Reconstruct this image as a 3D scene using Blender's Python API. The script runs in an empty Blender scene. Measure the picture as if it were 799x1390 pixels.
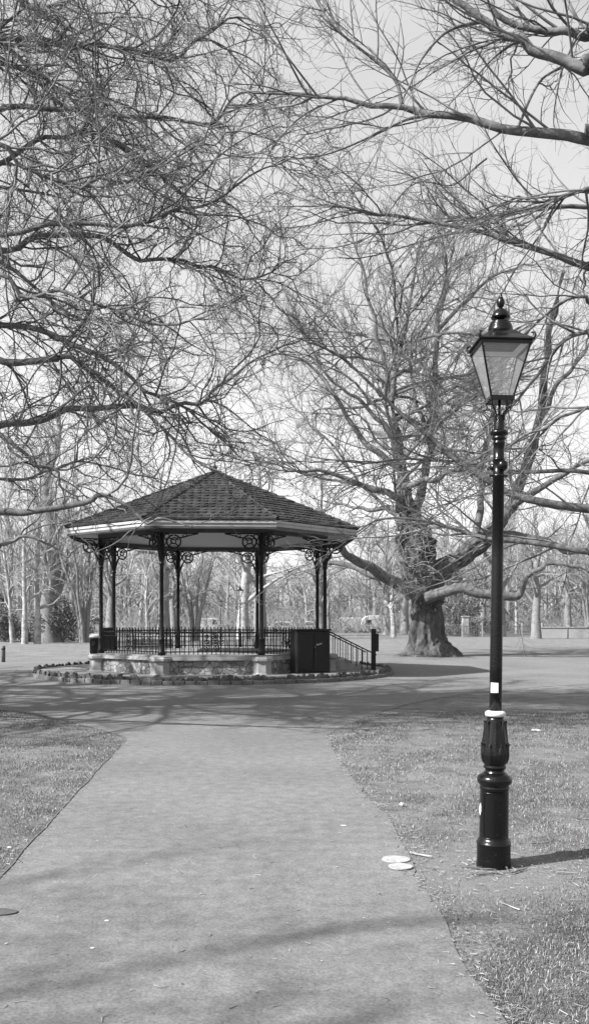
import bpy, math, random
import numpy as np
from math import sin, cos, pi, radians, sqrt, atan2

SC = bpy.context.scene
COL = SC.collection
random.seed(7)
F = 1250.0; CX = 399.5; HY = 842.0; EYE = 1.6

def W(px, py, Y):            # a point of the place seen in direction (px, py) at depth Y metres
    return ((px - CX) * Y / F, Y, EYE - (py - HY) * Y / F)
def G(px, py):               # ground point
    Y = F * EYE / (py - HY)
    return ((px - CX) * Y / F, Y)

# ------------------------------------------------------------------ materials
def new_mat(name):
    m = bpy.data.materials.new(name); m.use_nodes = True
    nt = m.node_tree; b = nt.nodes['Principled BSDF']
    return m, nt, b
def grey(v): return (v, v, v, 1)
def mat(name, lo, hi, scale=6.0, rough=0.7, bump=0.0, bscale=None, detail=6, spec=0.4, mid=0.5, width=0.25, stretch=None):
    """procedural grey: noise between two base values, optional bump"""
    m, nt, b = new_mat(name)
    N = nt.nodes; L = nt.links
    tc = N.new('ShaderNodeTexCoord')
    src = tc.outputs['Object']
    if stretch:
        mp = N.new('ShaderNodeMapping'); mp.inputs['Scale'].default_value = stretch
        L.new(src, mp.inputs['Vector']); src = mp.outputs['Vector']
    n = N.new('ShaderNodeTexNoise'); n.inputs['Scale'].default_value = scale; n.inputs['Detail'].default_value = detail
    n.inputs['Roughness'].default_value = 0.6
    L.new(src, n.inputs['Vector'])
    r = N.new('ShaderNodeValToRGB')
    r.color_ramp.elements[0].position = max(0, mid - width); r.color_ramp.elements[0].color = grey(lo)
    r.color_ramp.elements[1].position = min(1, mid + width); r.color_ramp.elements[1].color = grey(hi)
    L.new(n.outputs['Fac'], r.inputs['Fac']); L.new(r.outputs['Color'], b.inputs['Base Color'])
    b.inputs['Roughness'].default_value = rough
    b.inputs['Specular IOR Level'].default_value = spec
    if bump:
        n2 = N.new('ShaderNodeTexNoise'); n2.inputs['Scale'].default_value = bscale or scale * 4; n2.inputs['Detail'].default_value = 8
        L.new(src, n2.inputs['Vector'])
        bp = N.new('ShaderNodeBump'); bp.inputs['Strength'].default_value = 0.6; bp.inputs['Distance'].default_value = bump
        L.new(n2.outputs['Fac'], bp.inputs['Height']); L.new(bp.outputs['Normal'], b.inputs['Normal'])
    return m

M = {}
M['iron'] = mat('black_iron', 0.002, 0.006, 9, 0.45, 0.002, 60, spec=.2)
M['iron_gloss'] = mat('glossy_black_iron', 0.003, 0.035, 38, 0.24, 0.002, 60, spec=0.28, mid=.72, width=.07)
M['bark'] = mat('bark', 0.035, 0.13, 6, 0.9, 0.03, 16, width=.18)
M['bark_dark'] = mat('rough_dark_bark', 0.016, 0.085, 4.5, 0.95, 0.12, 7, stretch=(1, 1, .5), width=.16)
M['bark_pale'] = mat('pale_bark', 0.12, 0.34, 2.6, 0.85, 0.02, 12, width=.15)
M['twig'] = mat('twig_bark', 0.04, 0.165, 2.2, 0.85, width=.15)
M['twig_far'] = mat('hazed_twig_bark', 0.12, 0.28, 0.8, 0.9)  # bark of distant twigs, paled to stand in for thicker haze
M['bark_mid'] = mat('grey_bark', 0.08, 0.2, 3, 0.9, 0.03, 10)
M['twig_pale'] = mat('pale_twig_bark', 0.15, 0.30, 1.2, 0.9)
M['leaf'] = mat('evergreen_leaf', 0.035, 0.09, 3, 0.7)
M['leaf_pale'] = mat('young_leaf', 0.12, 0.22, 2, 0.8)  # paler leaf tone of the low scrubby shrubs
M['paint'] = mat('white_paint', 0.38, 0.5, 3, 0.5)
M['ceiling'] = mat('painted_boards', 0.34, 0.42, 3, 0.6, stretch=(1, 9, 1))
M['fascia'] = mat('shade_toned_cream_paint', 0.24, 0.36, 2.2, 0.6, detail=8, stretch=(1, 1, .3))  # weathered cream, darkened to stand in for tree shade on the front
M['enamel'] = mat('white_enamel', 0.74, 0.82, 5, 0.4)
M['beam'] = mat('dark_beam_paint', 0.03, 0.06, 3, 0.6)
M['white_gloss'] = mat('white_vehicle_paint', 0.3, 0.36, 2, 0.3)
M['grey_gloss'] = mat('grey_vehicle_paint', 0.25, 0.3, 2, 0.3)
M['dark_glass'] = mat('dark_glass', 0.02, 0.03, 2, 0.1)
M['tyre'] = mat('tyre_rubber', 0.02, 0.03, 8, 0.9)
M['coping'] = mat('stone_coping', 0.15, 0.28, 5, 0.85, 0.004, 30)
M['floor'] = mat('stone_floor', 0.14, 0.2, 4, 0.85)
M['kerb'] = mat('old_kerb_brick', 0.05, 0.14, 7, 0.9, 0.01, 22)
M['edging'] = mat('rustic_edging_tile', 0.02, 0.10, 5, 0.95, 0.01, 25)
M['bed'] = mat('bed_flagstones', 0.09, 0.19, 4, 0.95, 0.008, 30)
M['cabinet'] = mat('dark_painted_steel', 0.003, 0.008, 4, 0.55, 0.002, 30, spec=.2)
M['wood'] = mat('weathered_wood', 0.04, 0.11, 6, 0.9, 0.004, 40, stretch=(6, 6, 1))
M['brick'] = mat('pier_brick', 0.2, 0.3, 3, 0.9)
M['wall'] = mat('pale_render', 0.2, 0.28, 0.7, 0.9)
M['litter'] = mat('litter_paper', 0.3, 0.45, 20, 0.8)
M['stick'] = mat('dead_stick', 0.12, 0.3, 20, 0.9)
M['stick_dark'] = mat('dark_stick', 0.04, 0.10, 20, 0.9)
M['cover'] = mat('pale_disc', 0.17, 0.30, 26, 0.8, 0.002, 60, mid=.45, width=.18)
M['manhole'] = mat('cast_iron_cover', 0.04, 0.08, 30, 0.6)
M['sticker'] = mat('white_sticker', 0.45, 0.55, 30, 0.6)

def mat_tiles():
    m = mat('roof_tile', 0.012, 0.045, 3.0, 0.9, 0.004, 30, spec=.12, width=.2)
    return m
M['tile'] = mat_tiles()

def mat_rubble():
    m, nt, b = new_mat('rubble_stone'); N = nt.nodes; L = nt.links
    tc = N.new('ShaderNodeTexCoord')
    nz = N.new('ShaderNodeTexNoise'); nz.inputs['Scale'].default_value = 2.5
    L.new(tc.outputs['Object'], nz.inputs['Vector'])
    mx = N.new('ShaderNodeMixRGB'); mx.blend_type = 'ADD'; mx.inputs['Fac'].default_value = 0.25
    L.new(tc.outputs['Object'], mx.inputs[1]); L.new(nz.outputs['Color'], mx.inputs[2])
    v = N.new('ShaderNodeTexVoronoi'); v.inputs['Scale'].default_value = 6.5; v.feature = 'DISTANCE_TO_EDGE'
    L.new(mx.outputs['Color'], v.inputs['Vector'])
    v2 = N.new('ShaderNodeTexVoronoi'); v2.inputs['Scale'].default_value = 6.5
    L.new(mx.outputs['Color'], v2.inputs['Vector'])
    bw = N.new('ShaderNodeRGBToBW'); L.new(v2.outputs['Color'], bw.inputs['Color'])
    r = N.new('ShaderNodeValToRGB'); r.color_ramp.elements[0].color = grey(.11); r.color_ramp.elements[1].color = grey(.27)
    r.color_ramp.elements[0].position = .2; r.color_ramp.elements[1].position = .8
    L.new(bw.outputs['Val'], r.inputs['Fac'])
    j = N.new('ShaderNodeValToRGB'); j.color_ramp.elements[0].position = .01; j.color_ramp.elements[1].position = .06
    L.new(v.outputs['Distance'], j.inputs['Fac'])
    mm = N.new('ShaderNodeMixRGB'); mm.inputs[1].default_value = grey(.08)
    L.new(j.outputs['Color'], mm.inputs['Fac']); L.new(r.outputs['Color'], mm.inputs[2])
    L.new(mm.outputs['Color'], b.inputs['Base Color'])
    bp = N.new('ShaderNodeBump'); bp.inputs['Distance'].default_value = .04; bp.inputs['Strength'].default_value = .8
    L.new(j.outputs['Color'], bp.inputs['Height']); L.new(bp.outputs['Normal'], b.inputs['Normal'])
    b.inputs['Roughness'].default_value = .9
    return m
M['rubble'] = mat_rubble()

def mat_asphalt():
    m, nt, b = new_mat('worn_tarmac'); N = nt.nodes; L = nt.links
    tc = N.new('ShaderNodeTexCoord'); P = tc.outputs['Object']
    big = N.new('ShaderNodeTexNoise'); big.inputs['Scale'].default_value = .45; big.inputs['Detail'].default_value = 5
    fine = N.new('ShaderNodeTexNoise'); fine.inputs['Scale'].default_value = 75; fine.inputs['Detail'].default_value = 3
    mid = N.new('ShaderNodeTexNoise'); mid.inputs['Scale'].default_value = 9; mid.inputs['Detail'].default_value = 6
    for n in (big, fine, mid): L.new(P, n.inputs['Vector'])
    r1 = N.new('ShaderNodeMapRange'); r1.inputs['From Min'].default_value = .3; r1.inputs['From Max'].default_value = .7
    r1.inputs['To Min'].default_value = .098; r1.inputs['To Max'].default_value = .136
    L.new(big.outputs['Fac'], r1.inputs['Value'])
    r2 = N.new('ShaderNodeMapRange'); r2.inputs['From Min'].default_value = .25; r2.inputs['From Max'].default_value = .75
    r2.inputs['To Min'].default_value = .66; r2.inputs['To Max'].default_value = 1.34
    L.new(fine.outputs['Fac'], r2.inputs['Value'])
    r3 = N.new('ShaderNodeMapRange'); r3.inputs['From Min'].default_value = .3; r3.inputs['From Max'].default_value = .7
    r3.inputs['To Min'].default_value = .82; r3.inputs['To Max'].default_value = 1.16
    L.new(mid.outputs['Fac'], r3.inputs['Value'])
    a = N.new('ShaderNodeMath'); a.operation = 'MULTIPLY'; L.new(r1.outputs[0], a.inputs[0]); L.new(r2.outputs[0], a.inputs[1])
    c = N.new('ShaderNodeMath'); c.operation = 'MULTIPLY'; L.new(a.outputs[0], c.inputs[0]); L.new(r3.outputs[0], c.inputs[1])
    L.new(c.outputs[0], b.inputs['Base Color'])
    bp = N.new('ShaderNodeBump'); bp.inputs['Distance'].default_value = .004; bp.inputs['Strength'].default_value = .7
    L.new(fine.outputs['Fac'], bp.inputs['Height']); L.new(bp.outputs['Normal'], b.inputs['Normal'])
    b.inputs['Roughness'].default_value = .9; b.inputs['Specular IOR Level'].default_value = .2
    return m
M['asphalt'] = mat_asphalt()

LAMP = (1.294, 6.0)
def mat_lawn():
    m, nt, b = new_mat('thin_spring_lawn'); N = nt.nodes; L = nt.links
    tc = N.new('ShaderNodeTexCoord'); P = tc.outputs['Object']
    def noise(s, d=6, rough=.6):
        n = N.new('ShaderNodeTexNoise'); n.inputs['Scale'].default_value = s; n.inputs['Detail'].default_value = d
        n.inputs['Roughness'].default_value = rough
        L.new(P, n.inputs['Vector']); return n.outputs['Fac']
    def ramp(src, p0, c0, p1, c1):
        r = N.new('ShaderNodeMapRange'); r.inputs['From Min'].default_value = p0; r.inputs['From Max'].default_value = p1
        r.inputs['To Min'].default_value = c0; r.inputs['To Max'].default_value = c1
        L.new(src, r.inputs['Value']); return r.outputs[0]
    def mul(a, c):
        x = N.new('ShaderNodeMath'); x.operation = 'MULTIPLY'; L.new(a, x.inputs[0]); L.new(c, x.inputs[1]); return x.outputs[0]
    base = ramp(noise(.6), .3, .098, .7, .152)
    patch = ramp(noise(2.6, 8, .7), .32, .6, .68, 1.4)
    fine = ramp(noise(38, 6, .8), .3, .2, .7, 1.85)
    v = mul(mul(base, patch), fine)
    # bare earth in worn patches
    d = N.new('ShaderNodeVectorMath'); d.operation = 'DISTANCE'; L.new(P, d.inputs[0]); d.inputs[1].default_value = (LAMP[0], LAMP[1] - .1, 0)
    near = ramp(d.outputs['Value'], .35, 1, 1.1, 0)
    wear = ramp(noise(1.7, 7, .7), .54, 0, .66, .8)
    s = N.new('ShaderNodeMath'); s.operation = 'ADD'; s.use_clamp = True; L.new(near, s.inputs[0]); L.new(wear, s.inputs[1])
    soil = mul(ramp(noise(14, 8, .7), .3, .12, .7, .18), ramp(noise(90, 4), .3, .8, .7, 1.2))
    mx = N.new('ShaderNodeMix'); mx.data_type = 'FLOAT'
    L.new(s.outputs[0], mx.inputs[0]); L.new(v, mx.inputs[2]); L.new(soil, mx.inputs[3])
    L.new(mx.outputs[0], b.inputs['Base Color'])
    bp = N.new('ShaderNodeBump'); bp.inputs['Distance'].default_value = .03; bp.inputs['Strength'].default_value = .8
    L.new(noise(40, 8, .75), bp.inputs['Height']); L.new(bp.outputs['Normal'], b.inputs['Normal'])
    b.inputs['Roughness'].default_value = .95; b.inputs['Specular IOR Level'].default_value = .1
    return m
M['lawn'] = mat_lawn()

def mat_blade():
    m, nt, b = new_mat('grass_blade'); N = nt.nodes; L = nt.links
    g = N.new('ShaderNodeNewGeometry')
    r = N.new('ShaderNodeValToRGB'); e = r.color_ramp.elements
    e[0].color = grey(.03); e[1].color = grey(.34); e[1].position = 1
    e2 = r.color_ramp.elements.new(.7); e2.color = grey(.115)
    L.new(g.outputs['Random Per Island'], r.inputs['Fac']); L.new(r.outputs['Color'], b.inputs['Base Color'])
    b.inputs['Roughness'].default_value = .7; b.inputs['Specular IOR Level'].default_value = .2
    return m
M['blade'] = mat_blade()

def mat_lampglass():
    m, nt, b = new_mat('dusty_lantern_glass'); N = nt.nodes; L = nt.links
    t = N.new('ShaderNodeBsdfTransparent'); t.inputs['Color'].default_value = grey(.93)
    tr = N.new('ShaderNodeBsdfTranslucent'); tr.inputs['Color'].default_value = grey(.8)
    df = N.new('ShaderNodeBsdfDiffuse'); df.inputs['Color'].default_value = grey(.8)
    gl = N.new('ShaderNodeBsdfGlossy'); gl.inputs['Roughness'].default_value = .08
    tc = N.new('ShaderNodeTexCoord'); nz = N.new('ShaderNodeTexNoise'); nz.inputs['Scale'].default_value = 14; nz.inputs['Detail'].default_value = 6
    L.new(tc.outputs['Object'], nz.inputs['Vector'])
    mr = N.new('ShaderNodeMapRange'); mr.inputs['From Min'].default_value = .3; mr.inputs['From Max'].default_value = .7
    mr.inputs['To Min'].default_value = .20; mr.inputs['To Max'].default_value = .27
    L.new(nz.outputs['Fac'], mr.inputs['Value'])
    m1 = N.new('ShaderNodeMixShader'); m1.inputs['Fac'].default_value = .5
    L.new(tr.outputs[0], m1.inputs[1]); L.new(df.outputs[0], m1.inputs[2])
    m2 = N.new('ShaderNodeMixShader'); L.new(mr.outputs[0], m2.inputs['Fac']); L.new(t.outputs[0], m2.inputs[1]); L.new(m1.outputs[0], m2.inputs[2])
    fr = N.new('ShaderNodeFresnel'); fr.inputs['IOR'].default_value = 1.4
    m3 = N.new('ShaderNodeMixShader'); L.new(fr.outputs[0], m3.inputs['Fac']); L.new(m2.outputs[0], m3.inputs[1]); L.new(gl.outputs[0], m3.inputs[2])
    L.new(m3.outputs[0], N['Material Output'].inputs['Surface'])
    return m
M['lampglass'] = mat_lampglass()

# ------------------------------------------------------------------ object helpers
def tag(o, label=None, cat=None, group=None, kind=None):
    if label: o['label'] = label
    if cat: o['category'] = cat
    if group: o['group'] = group
    if kind: o['kind'] = kind
    return o
def empty(name, loc, label, cat, group=None, rot=(0, 0, 0)):
    o = bpy.data.objects.new(name, None); COL.objects.link(o)
    o.location = loc; o.rotation_euler = rot; o.empty_display_size = .3
    return tag(o, label, cat, group)
def link(name, me, m, parent=None, loc=None):
    o = bpy.data.objects.new(name, me); COL.objects.link(o)
    if m is not None and len(me.materials) == 0: me.materials.append(m)
    if parent: o.parent = parent
    if loc: o.location = loc
    return o
def copy_tree(o, parent=None):
    c = o.copy(); COL.objects.link(c); c.parent = parent
    for ch in list(o.children): copy_tree(ch, c)
    return c

class MB:
    def __init__(s): s.v = []; s.f = []; s.sm = []
    def add(s, vs, fs, smooth=False):
        b = len(s.v); s.v.extend([tuple(p) for p in vs]); s.f.extend([tuple(b + i for i in f) for f in fs]); s.sm.extend([smooth] * len(fs))
        return s
    def box(s, c, d, rz=0, ry=0, bev=0):
        hx, hy, hz = d[0] / 2, d[1] / 2, d[2] / 2
        if bev:
            return s._bevbox(c, hx, hy, hz, bev, rz)
        vs = []
        for x in (-hx, hx):
            for y in (-hy, hy):
                for z in (-hz, hz):
                    X, Y, Z = x, y, z
                    if ry: X, Z = X * cos(ry) + Z * sin(ry), -X * sin(ry) + Z * cos(ry)
                    if rz: X, Y = X * cos(rz) - Y * sin(rz), X * sin(rz) + Y * cos(rz)
                    vs.append((c[0] + X, c[1] + Y, c[2] + Z))
        return s.add(vs, [(0, 1, 3, 2), (4, 6, 7, 5), (0, 4, 5, 1), (2, 3, 7, 6), (0, 2, 6, 4), (1, 5, 7, 3)])
    def _bevbox(s, c, hx, hy, hz, b, rz):
        vs = []; ring = []
        for z, k in ((-hz, b), (-hz + b, 0), (hz - b, 0), (hz, b)):
            x, y = hx - k, hy - k
            for (p, q) in ((x - b, -y), (x, -y + b), (x, y - b), (x - b, y), (-x + b, y), (-x, y - b), (-x, -y + b), (-x + b, -y)):
                X, Y = p, q
                if rz: X, Y = X * cos(rz) - Y * sin(rz), X * sin(rz) + Y * cos(rz)
                vs.append((c[0] + X, c[1] + Y, c[2] + z))
        fs = []
        for r in range(3):
            for i in range(8):
                j = (i + 1) % 8
                fs.append((r * 8 + i, r * 8 + j, r * 8 + 8 + j, r * 8 + 8 + i))
        fs.append(tuple(range(7, -1, -1))); fs.append(tuple(range(24, 32)))
        return s.add(vs, fs)
    def lathe(s, prof, n=24, c=(0, 0, 0), smooth=True, ph=0, cap=True):
        vs = []; fs = []
        for (r, z) in prof:
            for i in range(n):
                a = ph + 2 * pi * i / n
                vs.append((c[0] + r * cos(a), c[1] + r * sin(a), c[2] + z))
        for k in range(len(prof) - 1):
            for i in range(n):
                j = (i + 1) % n
                fs.append((k * n + i, k * n + j, (k + 1) * n + j, (k + 1) * n + i))
        s.add(vs, fs, smooth)
        if cap:
            b = len(s.v) - len(vs)
            s.f.append(tuple(b + i for i in range(n - 1, -1, -1))); s.sm.append(False)
            q = b + (len(prof) - 1) * n
            s.f.append(tuple(q + i for i in range(n))); s.sm.append(False)
        return s
    def tube(s, pts, r, n=6):
        pts = np.array(pts, float); rad = np.full(len(pts), r) if np.isscalar(r) else np.array(r, float)
        v, f = tube_arrays(pts[None], rad[None], n)
        return s.add(v.tolist(), f.tolist(), True)
    def prism(s, poly, z0, z1):
        n = len(poly)
        vs = [(x, y, z0) for x, y in poly] + [(x, y, z1) for x, y in poly]
        fs = [tuple(range(n - 1, -1, -1)), tuple(range(n, 2 * n))]
        for i in range(n):
            j = (i + 1) % n; fs.append((i, j, n + j, n + i))
        return s.add(vs, fs)
    def build(s, name, m, parent=None, loc=None):
        me = bpy.data.meshes.new(name); me.from_pydata(s.v, [], s.f)
        me.polygons.foreach_set('use_smooth', s.sm); me.update()
        return link(name, me, m, parent, loc)

def tube_arrays(P, R, n):
    """P (N,k,3) R (N,k) -> verts, quad faces"""
    N, k, _ = P.shape
    T = np.empty_like(P); T[:, 1:-1] = P[:, 2:] - P[:, :-2]; T[:, 0] = P[:, 1] - P[:, 0]; T[:, -1] = P[:, -1] - P[:, -2]
    T /= np.maximum(np.linalg.norm(T, axis=2, keepdims=True), 1e-9)
    D = P[:, -1] - P[:, 0]
    ref = np.zeros((N, 3)); ax = np.argmin(np.abs(D), axis=1); ref[np.arange(N), ax] = 1
    U = ref[:, None, :] - T * np.sum(T * ref[:, None, :], axis=2, keepdims=True)
    U /= np.maximum(np.linalg.norm(U, axis=2, keepdims=True), 1e-9)
    V = np.cross(T, U)
    a = np.arange(n) * 2 * pi / n
    ca = np.cos(a)[None, None, :, None]; sa = np.sin(a)[None, None, :, None]
    vv = P[:, :, None, :] + R[:, :, None, None] * (U[:, :, None, :] * ca + V[:, :, None, :] * sa)
    idx = np.arange(N * k * n).reshape(N, k, n)
    a0 = idx[:, :-1, :]; a1 = np.roll(idx, -1, axis=2)[:, :-1, :]; b0 = idx[:, 1:, :]; b1 = np.roll(idx, -1, axis=2)[:, 1:, :]
    f = np.stack([a0, a1, b1, b0], axis=-1).reshape(-1, 4)
    return vv.reshape(-1, 3), f
def np_mesh(name, vlist, flist, smooth=True, corners=4):
    off = 0; fs = []
    for v, f in zip(vlist, flist): fs.append(f + off); off += len(v)
    v = np.concatenate(vlist).astype(np.float32); f = np.concatenate(fs).astype(np.int32)
    me = bpy.data.meshes.new(name)
    me.vertices.add(len(v)); me.vertices.foreach_set('co', v.ravel())
    me.loops.add(f.size); me.loops.foreach_set('vertex_index', f.ravel())
    me.polygons.add(len(f)); me.polygons.foreach_set('loop_start', np.arange(0, f.size, corners, dtype=np.int32))
    me.polygons.foreach_set('use_smooth', np.full(len(f), smooth))
    me.update(calc_edges=True); me.validate()
    return me

# ------------------------------------------------------------------ branch growing
def unit(a): return a / np.maximum(np.linalg.norm(a, axis=-1, keepdims=True), 1e-9)
def grow(P0, D0, L, R0, R1, n, wander, up, rng):
    N = len(P0); P = np.empty((N, n + 1, 3)); P[:, 0] = P0; d = unit(D0.copy()); st = (L / n)[:, None]
    bend = rng.normal(size=(N, 3)) * wander * .25
    for i in range(n):
        d = unit(d + rng.normal(size=(N, 3)) * wander + bend + np.array([0, 0, up]))
        P[:, i + 1] = P[:, i] + d * st
    t = np.linspace(0, 1, n + 1)[None]
    return P, R0[:, None] * (1 - t) + R1[:, None] * t
def spawn(P, R, dens, tmin, ang, ln, rng, upb=0., taper=.6, flat=0.):
    N, k, _ = P.shape
    L = np.linalg.norm(np.diff(P, axis=1), axis=2).sum(1)
    cnt = rng.poisson(np.maximum(dens * L * (1 - tmin), 0))
    pi_ = np.repeat(np.arange(N), cnt); n = len(pi_)
    t = tmin + (1 - tmin) * rng.random(n) ** .9
    u = t * (k - 1); i = np.minimum(u.astype(int), k - 2); fr = (u - i)[:, None]
    p = P[pi_, i] * (1 - fr) + P[pi_, i + 1] * fr
    r = R[pi_, i] * (1 - fr[:, 0]) + R[pi_, i + 1] * fr[:, 0]
    tan = unit(P[pi_, i + 1] - P[pi_, i])
    q = rng.normal(size=(n, 3)); q[:, 2] *= (1 - flat); q = unit(q - tan * np.sum(q * tan, 1, keepdims=True))
    a = np.radians(rng.uniform(ang[0], ang[1], n))[:, None]
    d = tan * np.cos(a) + q * np.sin(a) + np.array([0, 0, upb])
    l = rng.uniform(ln[0], ln[1], n) * (1 - taper * t) * np.minimum(1.3, .45 + .25 * np.repeat(L, cnt) / max(ln[1], .01))
    # leader growth at the tips
    tipd = unit(P[:, -1] - P[:, -2])
    p = np.concatenate([p, P[:, -1]]); d = np.concatenate([d, tipd]); r = np.concatenate([r, R[:, -1]])
    l = np.concatenate([l, rng.uniform(.5 * ln[0], .8 * ln[1], N)])
    return p, d, l, r
def resample(pts, rads, n):
    """Catmull-Rom through the points, n+1 samples"""
    P = np.array(pts, float); R = np.array(rads, float); k = len(P)
    Q = np.vstack([2 * P[0] - P[1], P, 2 * P[-1] - P[-2]])
    out = []; ro = []
    for u in np.linspace(0, k - 1 - 1e-9, n + 1):
        i = int(u); f = u - i
        a, b, c, d = Q[i], Q[i + 1], Q[i + 2], Q[i + 3]
        out.append(.5 * ((2 * b) + (-a + c) * f + (2 * a - 5 * b + 4 * c - d) * f * f + (-a + 3 * b - 3 * c + d) * f ** 3))
        ro.append(R[i] * (1 - f) + R[min(i + 1, k - 1)] * f)
    return np.array(out), np.array(ro)
def branches(seeds, levels, rng, weight=None, headroom=None):
    """seeds: list of (P,R); levels: dicts.  returns [(P,R,sides) ...] one per level"""
    P = np.stack([s[0] for s in seeds]); R = np.stack([s[1] for s in seeds])
    out = []
    for q_, lv in enumerate(levels):
        p, d, l, r = spawn(P, R, lv['dens'] * (np.array(weight) if (weight is not None and q_ == 0) else 1), lv.get('tmin', .12), lv['ang'], lv['len'], rng, lv.get('upb', 0), lv.get('taper', .6), lv.get('flat', 0))
        r0 = np.minimum(r * .75, lv['r'] * rng.uniform(.7, 1.3, len(p))); r0 = np.maximum(r0, lv['rmin'])
        P, R = grow(p, d, l, r0, np.maximum(r0 * .4, lv['rmin'] * .7), lv['n'], lv['wander'], lv.get('up', 0), rng)
        if headroom is not None:             # the crown is pruned for headroom over the path
            k_ = (P[:, -1, 2] > headroom[0]) | (P[:, -1, 0] < headroom[1]) | (rng.random(len(P)) < .18); P = P[k_]; R = R[k_]
        if 'zmin' in lv:
            P[:, :, 2] = np.maximum(P[:, :, 2], lv['zmin'] + rng.random((len(P), 1)) * .5)
        out.append((P, R, lv['sides']))
    return out
def knobbly(v, amp, sc, rng):
    ph = rng.random((4, 3)) * 6
    o = np.zeros(len(v))
    for q in range(4):
        o += np.sin(v[:, 0] * sc * (1 + q) + ph[q, 0]) * np.sin(v[:, 1] * sc * (1 + q) + ph[q, 1]) * np.sin(v[:, 2] * sc * (1 + q) * .6 + ph[q, 2]) / (1 + .6 * q)
    return o * amp

# ------------------------------------------------------------------ world, sun, camera
SUN_DIR = np.array([-.905, -.425, 0]); SUN_DIR /= np.linalg.norm(SUN_DIR)
ELEV = 41
def setup():
    w = bpy.data.worlds.new('World'); SC.world = w; w.use_nodes = True
    nt = w.node_tree; N = nt.nodes; L = nt.links; N.clear()
    sky = N.new('ShaderNodeTexSky'); sky.sky_type = 'NISHITA'; sky.sun_disc = False
    sky.sun_elevation = radians(ELEV); sky.sun_rotation = atan2(SUN_DIR[0], SUN_DIR[1])
    sky.air_density = 1.0; sky.dust_density = 2.5; sky.ozone_density = 1.0
    bw = N.new('ShaderNodeRGBToBW'); L.new(sky.outputs['Color'], bw.inputs['Color'])
    tc = N.new('ShaderNodeTexCoord'); mp = N.new('ShaderNodeMapping'); mp.inputs['Scale'].default_value = (1, 1, 2.2)
    L.new(tc.outputs['Generated'], mp.inputs['Vector'])
    nz = N.new('ShaderNodeTexNoise'); nz.inputs['Scale'].default_value = 2.4; nz.inputs['Detail'].default_value = 7; nz.inputs['Roughness'].default_value = .55
    L.new(mp.outputs['Vector'], nz.inputs['Vector'])
    mr = N.new('ShaderNodeMapRange'); mr.inputs['From Min'].default_value = .35; mr.inputs['From Max'].default_value = .7
    L.new(nz.outputs['Fac'], mr.inputs['Value'])
    mx = N.new('ShaderNodeMix'); mx.data_type = 'FLOAT'
    sc1 = N.new('ShaderNodeMath'); sc1.operation = 'MULTIPLY'; sc1.inputs[1].default_value = SKY_GAIN
    L.new(bw.outputs['Val'], sc1.inputs[0])
    L.new(mr.outputs[0], mx.inputs[0]); L.new(sc1.outputs[0], mx.inputs[2]); mx.inputs[3].default_value = CLOUD
    bg = N.new('ShaderNodeBackground'); bg.inputs['Strength'].default_value = .1
    L.new(mx.outputs[0], bg.inputs['Color'])
    o = N.new('ShaderNodeOutputWorld'); L.new(bg.outputs[0], o.inputs['Surface'])
    ld = bpy.data.lights.new('sun', 'SUN'); ld.energy = SUN_E; ld.angle = radians(.55); ld.color = (1, 1, 1)
    lo = bpy.data.objects.new('sun', ld); COL.objects.link(lo)
    from mathutils import Vector
    v = Vector((SUN_DIR[0] * cos(radians(ELEV)), SUN_DIR[1] * cos(radians(ELEV)), sin(radians(ELEV))))
    lo.rotation_euler = v.to_track_quat('Z', 'Y').to_euler(); lo.location = v * 60
    cd = bpy.data.cameras.new('camera'); co = bpy.data.objects.new('camera', cd); COL.objects.link(co)
    co.location = (0, 0, EYE); co.rotation_euler = (radians(90), 0, 0)
    cd.sensor_fit = 'VERTICAL'; cd.sensor_height = 36; cd.lens = 36 * F / 1390; cd.shift_y = (HY - 695) / 1390
    cd.clip_start = .05; cd.clip_end = 3000
    SC.camera = co
    vs = SC.view_settings; vs.view_transform = 'Standard'; vs.look = 'None'; vs.exposure = EXPOSURE; vs.gamma = 1; vs.use_curve_mapping = False
HAZE = .0003; SKY_GAIN = 1.5; CLOUD = 3.1; SUN_E = 5.0; EXPOSURE = 1.4
setup()

# ------------------------------------------------------------------ ground and paths
def wiggle(pts, step, amp, seed):
    rng = random.Random(seed); out = []
    for a, b in zip(pts[:-1], pts[1:]):
        d = math.hypot(b[0] - a[0], b[1] - a[1]); n = max(1, int(d / step))
        nx, ny = -(b[1] - a[1]) / max(d, 1e-6), (b[0] - a[0]) / max(d, 1e-6)
        for i in range(n):
            t = i / n; k = rng.uniform(-amp, amp) if i else 0
            out.append((a[0] + (b[0] - a[0]) * t + nx * k, a[1] + (b[1] - a[1]) * t + ny * k))
    out.append(pts[-1]); return out
def smooth2(pts, n):
    P, _ = resample([(x, y, 0) for x, y in pts], [0] * len(pts), n)
    return [(p[0], p[1]) for p in P]

gm = MB(); nseg = 64
ring_r = [0, 12, 40, 120, 380]
vs = [(0, 20, 0)]; fs = []
for r in ring_r[1:]:
    for i in range(nseg): vs.append((r * cos(2 * pi * i / nseg), 20 + r * sin(2 * pi * i / nseg), 0))
for i in range(nseg): fs.append((0, 1 + i, 1 + (i + 1) % nseg))
for k in range(len(ring_r) - 2):
    for i in range(nseg):
        j = (i + 1) % nseg; b = 1 + k * nseg
        fs.append((b + i, b + nseg + i, b + nseg + j, b + j))
gm.add(vs, fs); tag(gm.build('ground', M['lawn']), kind='structure')

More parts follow.
